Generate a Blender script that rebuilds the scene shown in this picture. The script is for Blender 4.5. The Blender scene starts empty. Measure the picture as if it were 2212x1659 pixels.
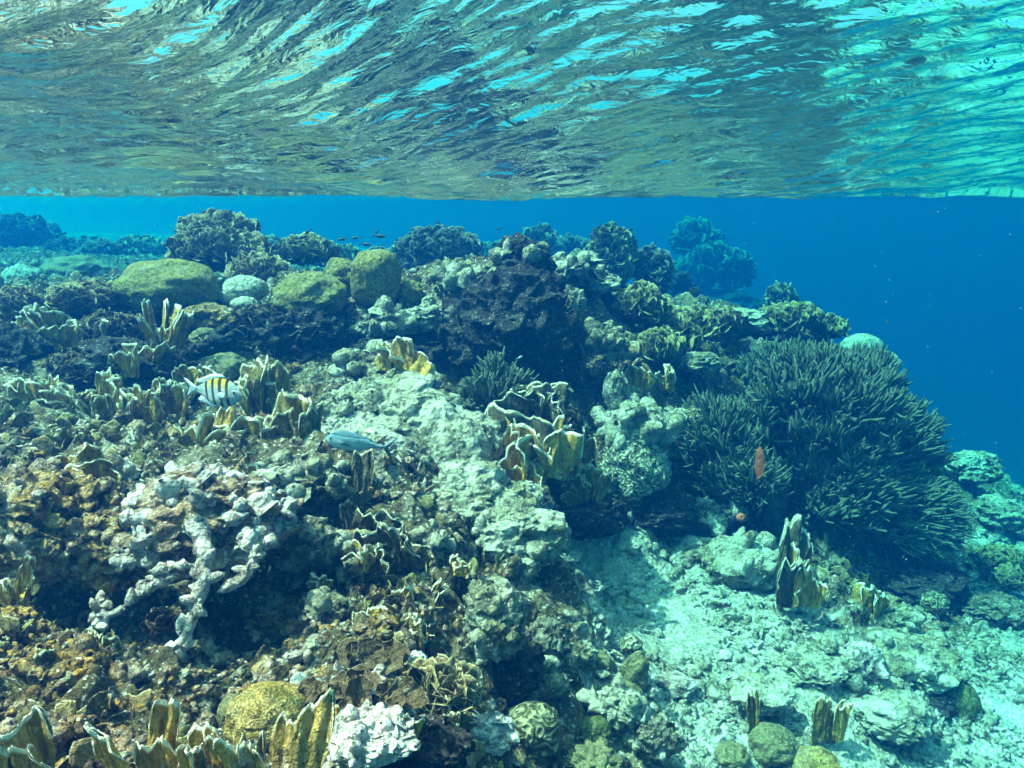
import bpy, math, random
import numpy as np
from mathutils import Vector, Matrix

scene = bpy.context.scene
COL = scene.collection
rng = np.random.default_rng(7)
random.seed(7)
R = math.radians

# ------------------------------------------------------------------ camera
FOC = 1600.0 / 2212.0
PITCH = R(13.2)
cd = bpy.data.cameras.new('camera')
cam = bpy.data.objects.new('camera', cd)
COL.objects.link(cam)
cam.location = (0, 0, 0)
cam.rotation_euler = (math.pi / 2 - PITCH, 0, 0)
cd.sensor_width = 36
cd.lens = 36 * FOC
cd.clip_start = 0.02
cd.clip_end = 500
scene.camera = cam

# ------------------------------------------------------------------ light
SUN_EL, SUN_AZ = R(63), R(-98)          # azimuth from +Y (view direction) towards +X
w = bpy.data.worlds.new('World')
scene.world = w
w.use_nodes = True
wn = w.node_tree
sky = wn.nodes.new('ShaderNodeTexSky')
sky.sky_type = 'NISHITA'
sky.sun_disc = False
sky.air_density = .7
sky.dust_density = 6.0
sky.ozone_density = .6
sky.sun_elevation = SUN_EL
sky.sun_rotation = SUN_AZ
wn.nodes['Background'].inputs[1].default_value = 0.1
tint = wn.nodes.new('ShaderNodeMix')
tint.data_type = 'RGBA'
tint.blend_type = 'MULTIPLY'
tint.inputs[0].default_value = 1
tint.inputs[7].default_value = (1.0, .74, .52, 1)
wn.links.new(sky.outputs[0], tint.inputs[6])
wn.links.new(tint.outputs[2], wn.nodes['Background'].inputs[0])
sd = bpy.data.lights.new('sun', 'SUN')
sd.energy = 5.0
sd.angle = R(0.5)
sd.color = (1.0, 0.385, 0.315)
sun = bpy.data.objects.new('sun', sd)
COL.objects.link(sun)
to_sun = Vector((math.sin(SUN_AZ) * math.cos(SUN_EL), math.cos(SUN_AZ) * math.cos(SUN_EL), math.sin(SUN_EL)))
sun.rotation_euler = to_sun.to_track_quat('Z', 'Y').to_euler()
sun.location = to_sun * 30

vs = scene.view_settings
scene.display_settings.display_device = 'sRGB'
vs.view_transform = 'Standard'
vs.look = 'None'
vs.exposure = 2.93
vs.gamma = 1
cy = scene.cycles
cy.use_denoising = True
cy.max_bounces = 8
cy.diffuse_bounces = 3
cy.glossy_bounces = 4
cy.transmission_bounces = 4
cy.transparent_max_bounces = 12
cy.volume_bounces = 1
cy.sample_clamp_indirect = 6


# ------------------------------------------------------------------ maths
def ray(px, py):
    dx = (px - 1106) / 1600.0
    dy = (829.5 - py) / 1600.0
    return np.array([dx, math.cos(PITCH) + dy * math.sin(PITCH), -math.sin(PITCH) + dy * math.cos(PITCH)])


def at(px, py, t):
    return ray(px, py) * t


def _hash(ix, iy, iz, seed):
    h = (ix.astype(np.int64) * 374761393 + iy.astype(np.int64) * 668265263 + iz.astype(np.int64) * 2147483647 + seed * 974634541) & 0xffffffff
    h = ((h ^ (h >> 13)) * 1274126177) & 0xffffffff
    h = ((h ^ (h >> 16)) * 2246822519) & 0xffffffff
    return h ^ (h >> 15)


_G = np.random.default_rng(3).normal(size=(256, 3))
_G /= np.linalg.norm(_G, axis=1)[:, None]


def perlin(p, seed=0):
    i = np.floor(p).astype(np.int64)
    f = p - i
    u = f * f * f * (f * (f * 6 - 15) + 10)
    r = 0
    for a in (0, 1):
        wa = u[:, 0] if a else 1 - u[:, 0]
        for b in (0, 1):
            wb = u[:, 1] if b else 1 - u[:, 1]
            for c in (0, 1):
                wc = u[:, 2] if c else 1 - u[:, 2]
                g = _G[_hash(i[:, 0] + a, i[:, 1] + b, i[:, 2] + c, seed) & 255]
                d = (f[:, 0] - a) * g[:, 0] + (f[:, 1] - b) * g[:, 1] + (f[:, 2] - c) * g[:, 2]
                r = r + wa * wb * wc * d
    return r * 1.5


def fbm(p, octv=4, seed=0, gain=.5, ridged=False):
    s, a = 0, 1.0
    q = p.copy()
    for o in range(octv):
        n = perlin(q, seed + o)
        s = s + a * ((0.45 - np.abs(n)) * 1.6 if ridged else n)
        a *= gain
        q = q * 2.03 + 11.3
    return s


def worley(p, seed=0):
    i = np.floor(p).astype(np.int64)
    f = p - i
    best = np.full(len(p), 9.0)
    for a in (-1, 0, 1):
        for b in (-1, 0, 1):
            for c in (-1, 0, 1):
                h = _hash(i[:, 0] + a, i[:, 1] + b, i[:, 2] + c, seed)
                jx, jy, jz = (h & 1023) / 1023., ((h >> 10) & 1023) / 1023., ((h >> 20) & 1023) / 1023.
                d = (a + jx - f[:, 0]) ** 2 + (b + jy - f[:, 1]) ** 2 + (c + jz - f[:, 2]) ** 2
                best = np.minimum(best, d)
    return np.sqrt(best)


def sstep(a, b, x):
    t = np.clip((x - a) / (b - a), 0, 1)
    return t * t * (3 - 2 * t)


# ------------------------------------------------------------------ mesh helpers
def new_mesh(name, V, F, attr=None, smooth=True):
    V = np.asarray(V, dtype=np.float32)
    F = np.asarray(F, dtype=np.int32)
    me = bpy.data.meshes.new(name)
    n, k = F.shape
    me.vertices.add(len(V))
    me.vertices.foreach_set('co', V.ravel())
    me.loops.add(n * k)
    me.loops.foreach_set('vertex_index', F.ravel())
    me.polygons.add(n)
    me.polygons.foreach_set('loop_start', np.arange(0, n * k, k, dtype=np.int32))
    me.polygons.foreach_set('use_smooth', np.full(n, smooth))
    if attr:
        for kx, v in attr.items():
            a = me.attributes.new(kx, 'FLOAT', 'POINT')
            a.data.foreach_set('value', np.asarray(v, dtype=np.float32))
    me.update(calc_edges=True)
    me.validate()
    return me


def obj(name, me, mat=None, parent=None, loc=None, rot=None, scale=None):
    o = bpy.data.objects.new(name, me)
    COL.objects.link(o)
    if mat is not None and me is not None and not me.materials:
        me.materials.append(mat)
    if parent is not None:
        o.parent = parent
    if loc is not None:
        o.location = loc
    if rot is not None:
        o.rotation_euler = rot
    if scale is not None:
        o.scale = scale
    return o


def tag(o, label, cat, group=None, kind=None):
    o['label'] = label
    o['category'] = cat
    if group:
        o['group'] = group
    if kind:
        o['kind'] = kind
    return o


def thing(name, label, cat, loc, rotz=0, group=None):
    o = bpy.data.objects.new(name, None)
    o.empty_display_size = .05
    COL.objects.link(o)
    o.location = loc
    o.rotation_euler = (0, 0, rotz)
    return tag(o, label, cat, group)


class Acc:
    """collects pieces of one mesh (all quads)"""
    def __init__(s):
        s.V, s.F, s.A, s.n = [], [], [], 0

    def add(s, V, F, a=None):
        s.V.append(V)
        s.F.append(np.asarray(F) + s.n)
        s.A.append(np.zeros(len(V)) if a is None else a)
        s.n += len(V)

    def mesh(s, name, smooth=True):
        return new_mesh(name, np.concatenate(s.V), np.concatenate(s.F), {'rim': np.concatenate(s.A)}, smooth)


def grid_faces(nr, nc, wrap=False):
    r = np.arange(nr - 1)[:, None]
    c = np.arange(nc if wrap else nc - 1)[None, :]
    c2 = (c + 1) % nc
    return np.stack([r * nc + c, r * nc + c2, (r + 1) * nc + c2, (r + 1) * nc + c], -1).reshape(-1, 4)


def rotm(rx, ry, rz):
    return np.array(Matrix.Rotation(rz, 3, 'Z') @ Matrix.Rotation(ry, 3, 'Y') @ Matrix.Rotation(rx, 3, 'X'))


def frame_to(d, spin=0.0):
    """rotation matrix whose Z axis points along d"""
    q = Vector(d).to_track_quat('Z', 'Y')
    return np.array((q.to_matrix() @ Matrix.Rotation(spin, 3, 'Z')))


def tube(acc, P, rad, sides=6, a=None):
    P = np.asarray(P, float)
    n = len(P)
    T = np.gradient(P, axis=0)
    T /= np.linalg.norm(T, axis=1)[:, None] + 1e-9
    ref = np.array([0.31, 0.87, 0.38])
    S = np.cross(T, ref)
    S /= np.linalg.norm(S, axis=1)[:, None] + 1e-9
    B = np.cross(T, S)
    th = np.linspace(0, 2 * np.pi, sides, endpoint=False)
    V = P[:, None, :] + np.asarray(rad)[:, None, None] * (np.cos(th)[None, :, None] * S[:, None, :] + np.sin(th)[None, :, None] * B[:, None, :])
    acc.add(V.reshape(-1, 3), grid_faces(n, sides, True), None if a is None else np.repeat(a, sides))


def quadsphere(n):
    """cube mapped on a sphere: quads only"""
    V, F = [], []
    g = np.tan(np.linspace(-1, 1, n) * np.pi / 4)
    A, B = np.meshgrid(g, g, indexing='ij')
    one = np.ones_like(A)
    k = 0
    for s in (1, -1):
        for ax in range(3):
            c = [None] * 3
            c[ax] = s * one
            c[(ax + 1) % 3] = A if s > 0 else B
            c[(ax + 2) % 3] = B if s > 0 else A
            P = np.stack(c, -1).reshape(-1, 3)
            V.append(P / np.linalg.norm(P, axis=1)[:, None])
            F.append(grid_faces(n, n) + k)
            k += n * n
    V = np.concatenate(V)
    F = np.concatenate(F)
    key = np.round(V * 1e5).astype(np.int64)
    _, idx, inv = np.unique(key, axis=0, return_index=True, return_inverse=True)
    inv = inv.ravel()
    return V[idx], inv[F]


QS = {n: quadsphere(n) for n in (7, 12, 24, 44, 64)}


# ------------------------------------------------------------------ materials
def mat_new(name):
    m = bpy.data.materials.new(name)
    m.use_nodes = True
    nt = m.node_tree
    return m, nt, nt.nodes['Principled BSDF']


def nd(nt, typ, **kw):
    n = nt.nodes.new(typ)
    for k, v in kw.items():
        if k.startswith('_'):
            setattr(n, k[1:], v)
        else:
            n.inputs[k.replace('__', ' ')].default_value = v
    return n


def ramp(nt, src, stops, interp='LINEAR'):
    r = nt.nodes.new('ShaderNodeValToRGB')
    r.color_ramp.interpolation = interp
    e = r.color_ramp.elements
    while len(e) < len(stops):
        e.new(0.5)
    for el, (p, c) in zip(e, stops):
        el.position = p
        el.color = (*c, 1) if len(c) == 3 else c
    nt.links.new(src, r.inputs[0])
    return r.outputs[0]


def mixc(nt, f, a, b, blend='MIX'):
    m = nt.nodes.new('ShaderNodeMix')
    m.data_type = 'RGBA'
    m.blend_type = blend
    for sock, v in ((m.inputs[0], f), (m.inputs[6], a), (m.inputs[7], b)):
        if hasattr(v, 'links'):
            nt.links.new(v, sock)
        else:
            sock.default_value = v if isinstance(v, (int, float)) else (*v, 1)
    return m.outputs[2]


def math_n(nt, op, a, b=0.0):
    m = nt.nodes.new('ShaderNodeMath')
    m.operation = op
    for s, v in ((m.inputs[0], a), (m.inputs[1], b)):
        if hasattr(v, 'links'):
            nt.links.new(v, s)
        else:
            s.default_value = v
    return m.outputs[0]


def pos(nt):
    return nt.nodes.new('ShaderNodeNewGeometry').outputs['Position']


def noise(nt, vec, scale, detail=4, rough=.6, dist=0.0):
    n = nd(nt, 'ShaderNodeTexNoise', Scale=scale, Detail=detail, Roughness=rough, Distortion=dist)
    nt.links.new(vec, n.inputs['Vector'])
    return n.outputs[0]


def voro(nt, vec, scale, feature='F1', rand=1.0):
    n = nd(nt, 'ShaderNodeTexVoronoi', _feature=feature, Scale=scale, Randomness=rand)
    nt.links.new(vec, n.inputs['Vector'])
    return n.outputs['Distance']


def bump(nt, bs, h, dist, strength=1.0, prev=None):
    b = nd(nt, 'ShaderNodeBump', Strength=strength, Distance=dist)
    nt.links.new(h, b.inputs['Height'])
    if prev is not None:
        nt.links.new(prev, b.inputs['Normal'])
    nt.links.new(b.outputs[0], bs.inputs['Normal'])
    return b.outputs[0]


def attr(nt, name):
    a = nt.nodes.new('ShaderNodeAttribute')
    a.attribute_name = name
    return a.outputs['Fac']


def rock_mat(name, pale, mid, dark, tint, tint_amt=.5, dark_amt=.5, pale_amt=.5, k=1.0):
    """encrusted dead coral: sharp patches of turf, bare limestone and crusts"""
    m, nt, bs = mat_new(name)
    P = pos(nt)
    a = noise(nt, P, 9 * k, 6, .68, .4)
    b = noise(nt, P, 34 * k, 5, .65, .6)
    c = noise(nt, P, 4.3 * k, 4, .6)
    d = noise(nt, P, 90 * k, 3, .6)
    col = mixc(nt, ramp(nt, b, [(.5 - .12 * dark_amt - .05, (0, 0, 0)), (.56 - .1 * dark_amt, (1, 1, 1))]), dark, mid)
    col = mixc(nt, ramp(nt, a, [(.62 - .18 * pale_amt, (0, 0, 0)), (.70 - .16 * pale_amt, (1, 1, 1))]), col, mixc(nt, .35, pale, col))
    tf = ramp(nt, c, [(.52 - .1 * tint_amt, (0, 0, 0)), (.62 - .1 * tint_amt, (.8, .8, .8))])
    col = mixc(nt, tf, col, mixc(nt, ramp(nt, b, [(.4, (0, 0, 0)), (.6, (1, 1, 1))]), dark, tint))
    col = mixc(nt, ramp(nt, d, [(.60, (0, 0, 0)), (.68, (.85, .85, .85))]), col, pale)
    nt.links.new(col, bs.inputs['Base Color'])
    bs.inputs['Roughness'].default_value = .9
    bs.inputs['Specular IOR Level'].default_value = .15
    n1 = bump(nt, bs, noise(nt, P, 42 * k, 5, .7, .8), .03)
    n2 = bump(nt, bs, voro(nt, P, 70 * k), .012, 1.0, n1)
    bump(nt, bs, noise(nt, P, 150 * k, 3, .6), .008, 1.0, n2)
    return m


M = {}
M['rock'] = rock_mat('encrusted_limestone', (.66, .62, .54), (.24, .21, .16), (.045, .04, .03), (.20, .14, .06))
M['rock_pale'] = rock_mat('pale_limestone', (.76, .73, .64), (.46, .43, .34), (.10, .09, .06), (.32, .27, .14), .4, .5, .65)
M['rock_dark'] = rock_mat('algae_and_painted_shade_limestone', (.36, .33, .31), (.05, .047, .046), (.015, .013, .013), (.065, .045, .045), .5, .8, .0)  # algae dark on the pinnacle, painted shade in hollows and gaps
M['rock_warm'] = rock_mat('brown_turf_limestone', (.84, .70, .60), (.42, .26, .12), (.065, .042, .022), (.56, .28, .05), .8, .5, .5)
M['rubble'] = rock_mat('sun_bleached_rubble', (.78, .75, .68), (.48, .45, .38), (.17, .155, .115), (.40, .36, .25), .3, .3, .75)
M['rock_heap'] = rock_mat('mauve_brown_dead_coral', (.88, .76, .70), (.40, .27, .19), (.06, .035, .028), (.40, .20, .06), .45, .5, .6)
M['rock_white'] = rock_mat('bleached_limestone', (.90, .86, .83), (.70, .62, .58), (.18, .13, .12), (.50, .36, .30), .25, .2, .95)


def terrain_mat():
    m, nt, bs = mat_new('reef_ground')
    P = pos(nt)
    s = attr(nt, 'sand')
    a = noise(nt, P, 8, 6, .68, .4)
    b = noise(nt, P, 30, 5, .65, .6)
    c = noise(nt, P, 3.5, 4, .6)
    d = noise(nt, P, 85, 3, .6)
    reef = mixc(nt, ramp(nt, b, [(.40, (0, 0, 0)), (.50, (1, 1, 1))]), (.025, .02, .015), (.12, .088, .05))
    reef = mixc(nt, ramp(nt, a, [(.52, (0, 0, 0)), (.60, (1, 1, 1))]), reef, (.32, .28, .21))
    reef = mixc(nt, ramp(nt, c, [(.50, (0, 0, 0)), (.60, (.7, .7, .7))]), reef, (.13, .09, .035))
    reef = mixc(nt, ramp(nt, d, [(.58, (0, 0, 0)), (.66, (.8, .8, .8))]), reef, (.68, .65, .58))
    sand = mixc(nt, ramp(nt, b, [(.35, (0, 0, 0)), (.62, (1, 1, 1))]), (.36, .33, .27), (.60, .57, .50))
    sand = mixc(nt, ramp(nt, d, [(.38, (.8, .8, .8)), (.46, (0, 0, 0))]), sand, (.22, .20, .15))
    sf = math_n(nt, 'ADD', s, math_n(nt, 'MULTIPLY', math_n(nt, 'SUBTRACT', a, .5), .9))
    col = mixc(nt, ramp(nt, sf, [(.42, (0, 0, 0)), (.58, (1, 1, 1))]), reef, sand)
    bare = ramp(nt, math_n(nt, 'ADD', s, math_n(nt, 'MULTIPLY', math_n(nt, 'SUBTRACT', a, .5), .35)), [(.94, (0, 0, 0)), (1.0, (1, 1, 1))])
    col = mixc(nt, bare, col, mixc(nt, ramp(nt, d, [(.35, (0, 0, 0)), (.65, (1, 1, 1))]), (.62, .59, .52), (.80, .77, .70)))
    nt.links.new(col, bs.inputs['Base Color'])
    bs.inputs['Roughness'].default_value = .95
    bs.inputs['Specular IOR Level'].default_value = .1
    n1 = bump(nt, bs, noise(nt, P, 36, 5, .7, .8), .03)
    bump(nt, bs, voro(nt, P, 60), .014, 1.0, n1)
    return m


M['ground'] = terrain_mat()


def coral_mat(name, base, rim, alt, k=1.0, rim_at=.86, lines=True, var=.5):
    """living plate coral: tan tissue, pale growing edge"""
    m, nt, bs = mat_new(name)
    P = pos(nt)
    r = attr(nt, 'rim')
    n = noise(nt, P, 60 * k, 4, .6)
    n2 = noise(nt, P, 14 * k, 4, .65)
    mp = nd(nt, 'ShaderNodeMapping')
    mp.inputs['Scale'].default_value = (1, 1, .22)
    nt.links.new(P, mp.inputs['Vector'])
    st = noise(nt, mp.outputs[0], 70 * k, 4, .6, .6)
    col = mixc(nt, ramp(nt, n2, [(.38, (0, 0, 0)), (.62, (1, 1, 1))]), base, alt)
    col = mixc(nt, ramp(nt, st, [(.40, (.75, .75, .75)), (.54, (0, 0, 0))]), col, tuple(.38 * x for x in base))
    col = mixc(nt, ramp(nt, n, [(.60, (0, 0, 0)), (.68, (.6, .6, .6))]), col, tuple(min(.8, 1.5 * x + .05) for x in alt))
    col = mixc(nt, ramp(nt, noise(nt, P, 21 * k, 5, .7), [(.60, (0, 0, 0)), (.66, (.8, .8, .8))]), col, (.50, .42, .34))
    e = math_n(nt, 'ADD', r, math_n(nt, 'MULTIPLY', math_n(nt, 'SUBTRACT', n2, .5), .05))
    col = mixc(nt, ramp(nt, e, [(rim_at - .012, (0, 0, 0)), (rim_at + .015, (1, 1, 1))]), col, rim)
    nt.links.new(col, bs.inputs['Base Color'])
    bs.inputs['Roughness'].default_value = .75
    bs.inputs['Specular IOR Level'].default_value = .2
    n1 = bump(nt, bs, st, .014)
    n2b = bump(nt, bs, noise(nt, P, 40 * k, 5, .65, .5), .014, 1.0, n1)
    bump(nt, bs, noise(nt, P, 150 * k, 3, .6), .006, 1.0, n2b)
    return m


M['fire'] = coral_mat('mustard_fire_coral', (.44, .25, .045), (.88, .80, .64), (.62, .38, .07), rim_at=.955)
M['fire_dull'] = coral_mat('olive_fire_coral', (.25, .17, .05), (.80, .70, .50), (.38, .26, .075), rim_at=.96)
M['fire_dark'] = coral_mat('dark_fire_coral', (.10, .085, .05), (.62, .56, .44), (.15, .12, .06), rim_at=.965)
M['lettuce'] = coral_mat('tan_leaf_coral', (.22, .15, .07), (.46, .36, .22), (.33, .23, .11), rim_at=.93)
M['lettuce_brown'] = coral_mat('brown_leaf_coral', (.11, .072, .04), (.34, .26, .17), (.16, .105, .055), rim_at=.97)
M['lettuce_dark'] = coral_mat('dark_leaf_coral', (.07, .065, .055), (.30, .28, .22), (.11, .10, .08), rim_at=.93)  # darkest of the leaf coral tones
M['lettuce_green'] = coral_mat('green_leaf_coral', (.22, .19, .07), (.42, .37, .19), (.32, .27, .10), rim_at=.93)


def mound_mat(name, base, alt, valley, k=1.0, lines=26.0, depth=.004, freq=9.0, pits=.035):
    """massive coral: meandering ridges"""
    m, nt, bs = mat_new(name)
    tc = nt.nodes.new('ShaderNodeTexCoord').outputs['Object']
    n = noise(nt, tc, freq * k * 3.2, 1, .4, .2)
    s = math_n(nt, 'SINE', math_n(nt, 'MULTIPLY', n, lines * 2.4))
    P = pos(nt)
    f = noise(nt, P, 70, 4, .6)
    big = noise(nt, P, 11, 4, .65)
    col = mixc(nt, ramp(nt, big, [(.40, (0, 0, 0)), (.60, (1, 1, 1))]), base, alt)
    col = mixc(nt, ramp(nt, math_n(nt, 'ADD', math_n(nt, 'MULTIPLY', s, .5), .5), [(.15, (1, 1, 1)), (.6, (0, 0, 0))]), col, valley)
    col = mixc(nt, ramp(nt, f, [(.40, (.8, .8, .8)), (.50, (0, 0, 0))]), col, tuple(.55 * x for x in valley))
    col = mixc(nt, ramp(nt, noise(nt, P, 11, 6, .72, .6), [(.56, (0, 0, 0)), (.63, (.9, .9, .9))]), col, tuple(.5 * x + .12 for x in base))
    nt.links.new(col, bs.inputs['Base Color'])
    bs.inputs['Roughness'].default_value = .8
    bs.inputs['Specular IOR Level'].default_value = .15
    n1 = bump(nt, bs, s, depth)
    n2 = bump(nt, bs, noise(nt, P, 20, 6, .68, .6), pits, 1.0, n1)
    bump(nt, bs, f, .008, 1.0, n2)
    return m


M['brain'] = mound_mat('olive_brain_coral', (.34, .31, .18), (.42, .38, .23), (.10, .09, .05), 1.0, 13, .012, 9, .006)
M['brain_pale'] = mound_mat('pale_brain_coral', (.48, .46, .35), (.58, .55, .42), (.16, .15, .10), 1.0, 13, .012, 9, .006)
M['boulder'] = mound_mat('olive_boulder_coral', (.28, .24, .08), (.40, .34, .12), (.22, .18, .065), 1.6, 24, .0016, 9)
M['boulder_pale'] = mound_mat('pale_boulder_coral', (.58, .58, .50), (.68, .68, .58), (.34, .34, .28), 1.5, 22, .003, 9)
M['mustard'] = mound_mat('mustard_mound_coral', (.48, .29, .06), (.58, .44, .20), (.30, .19, .05), 2.2, 20, .002, 9)
M['green'] = mound_mat('green_star_coral', (.16, .18, .07), (.24, .26, .11), (.10, .11, .045), 1.6, 24, .002, 9)
M['olive'] = mound_mat('smooth_olive_coral', (.24, .21, .115), (.31, .27, .15), (.18, .16, .085), 1.5, 24, .0008, 9)


def rod_mat():
    m, nt, bs = mat_new('sea_rod_polyps')
    P = pos(nt)
    r = attr(nt, 'rim')
    n = noise(nt, P, 9, 3, .6)
    f = noise(nt, P, 240, 3, .6)
    col = mixc(nt, ramp(nt, n, [(.38, (0, 0, 0)), (.64, (1, 1, 1))]), (.02, .042, .034), (.085, .115, .085))
    col = mixc(nt, ramp(nt, r, [(.55, (0, 0, 0)), (1.0, (.55, .55, .55))]), col, (.26, .30, .21))  # light on the finger tips is put into the colour
    col = mixc(nt, ramp(nt, f, [(.4, (.6, .6, .6)), (.52, (0, 0, 0))]), col, (.05, .045, .03))
    nt.links.new(col, bs.inputs['Base Color'])
    bs.inputs['Roughness'].default_value = .9
    bs.inputs['Specular IOR Level'].default_value = .1
    bump(nt, bs, f, .006)
    return m


M['rod'] = rod_mat()


def plain_mat(name, col, rough=.6, spec=.3):
    m, nt, bs = mat_new(name)
    P = pos(nt)
    n = noise(nt, P, 60, 4, .6)
    nt.links.new(mixc(nt, ramp(nt, n, [(.35, (0, 0, 0)), (.65, (1, 1, 1))]), tuple(.75 * c for c in col), col), bs.inputs['Base Color'])
    bs.inputs['Roughness'].default_value = rough
    bs.inputs['Specular IOR Level'].default_value = spec
    return m


# ------------------------------------------------------------------ water surface (seen from below) and the water itself
def water_mat():
    m = bpy.data.materials.new('water_surface')
    m.use_nodes = True
    nt = m.node_tree
    nt.nodes.clear()
    out = nt.nodes.new('ShaderNodeOutputMaterial')
    gl = nt.nodes.new('ShaderNodeBsdfGlossy')
    gl.inputs['Roughness'].default_value = .0
    gl.inputs['Color'].default_value = (1, 1, 1, 1)
    tr = nt.nodes.new('ShaderNodeBsdfTransparent')
    fr = nt.nodes.new('ShaderNodeFresnel')
    fr.inputs['IOR'].default_value = 1.333
    mx = nt.nodes.new('ShaderNodeMixShader')
    P = pos(nt)
    mp = nd(nt, 'ShaderNodeMapping')
    mp.inputs['Scale'].default_value = (.55, 1.0, 1.0)
    mp.inputs['Rotation'].default_value = (0, 0, R(12))
    nt.links.new(P, mp.inputs['Vector'])
    b = nd(nt, 'ShaderNodeBump', Strength=1.0, Distance=.010)
    nt.links.new(noise(nt, mp.outputs[0], 22, 3, .55, .5), b.inputs['Height'])
    nt.links.new(b.outputs[0], gl.inputs['Normal'])
    nt.links.new(b.outputs[0], fr.inputs['Normal'])
    nt.links.new(fr.outputs[0], mx.inputs[0])
    nt.links.new(tr.outputs[0], mx.inputs[1])
    nt.links.new(gl.outputs[0], mx.inputs[2])
    nt.links.new(mx.outputs[0], out.inputs['Surface'])
    return m


SURF = .27


def surf_z(x, y):
    p = np.stack([x, y, np.zeros_like(x)], 1)
    # a trough lies across the view; its near flank tilts towards the camera, more so on the right
    dip = y - 3.3 - .12 * x - .25 * perlin(p * np.array([.5, .1, 1]), 44)
    s = .10 + .27 * sstep(-.8, .25, x)
    nearside = .054 + .0105 * np.clip(x - .35, -2.2, 2.2) ** 2 + .034 * perlin(p * np.array([.8, .3, 1]), 46) + s * (np.sqrt(dip ** 2 + .3 ** 2) - .3)
    farside = SURF - (SURF - .065) * np.exp(-(dip / 1.3) ** 2)
    z = np.where(dip < 0, .80 - np.log1p(np.exp((.80 - nearside) * 14)) / 14, farside)
    z += .020 * perlin(p * np.array([.55, .8, 1]), 40)
    z += .034 * perlin(p * np.array([1.2, 2.3, 1]) + .12 * np.stack([y, x, x], 1), 41) * (.35 + .65 * sstep(0, 1.0, np.abs(dip)))
    near = 1 / (1 + (np.abs(y) / 7) ** 2)
    ca, sa = math.cos(R(14)), math.sin(R(14))
    q = np.stack([ca * x - sa * y, sa * x + ca * y, np.zeros_like(x)], 1)
    z += .018 * perlin(q * np.array([3.4, 8, 1]), 42) * near
    z += .0125 * perlin(q * np.array([8, 20, 1]) + .25 * perlin(q * 3, 50)[:, None], 43) * near
    return z


def build_water():
    ys = np.concatenate([np.linspace(-4, .6, 60, endpoint=False), np.geomspace(.6, 6, 700), np.geomspace(6.05, 112, 140)])
    us = np.linspace(-1, 1, 620)
    Y = np.repeat(ys, len(us))
    U = np.tile(us, len(ys))
    X = U * (1.2 + np.abs(Y) * 1.2)
    Z = surf_z(X, Y)
    me = new_mesh('water', np.stack([X, Y, Z], 1), grid_faces(len(ys), len(us)))
    o = obj('water', me, water_mat())
    o['kind'] = 'structure'


build_water()


def build_haze():
    x, y0, y1, z0, z1 = 118, -5, 114, -22.0, 1.3
    V = [(-x, y0, z0), (x, y0, z0), (x, y1, z0), (-x, y1, z0), (-x, y0, z1), (x, y0, z1), (x, y1, z1), (-x, y1, z1)]
    F = [(0, 3, 2, 1), (4, 5, 6, 7), (0, 1, 5, 4), (1, 2, 6, 5), (2, 3, 7, 6), (3, 0, 4, 7)]
    m = bpy.data.materials.new('sea_water_volume')
    m.use_nodes = True
    nt = m.node_tree
    nt.nodes.clear()
    out = nt.nodes.new('ShaderNodeOutputMaterial')
    pv = nt.nodes.new('ShaderNodeVolumePrincipled')
    D = .50
    ss = np.array([.0003, .0175, .075])
    sa = np.array([.42, .048, .027])
    c = ss / D
    ac = (1 - sa / (D * (1 - c))) ** 2
    pv.inputs['Density'].default_value = D
    pv.inputs['Color'].default_value = (*c, 1)
    pv.inputs['Absorption Color'].default_value = (*ac, 1)
    pv.inputs['Anisotropy'].default_value = .6
    nt.links.new(pv.outputs[0], out.inputs['Volume'])
    o = obj('haze', new_mesh('haze', V, F, smooth=False), m)
    o['kind'] = 'stuff'
    o['label'] = 'clear blue sea water fading far things to blue'
    o['category'] = 'sea water'


build_haze()

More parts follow.
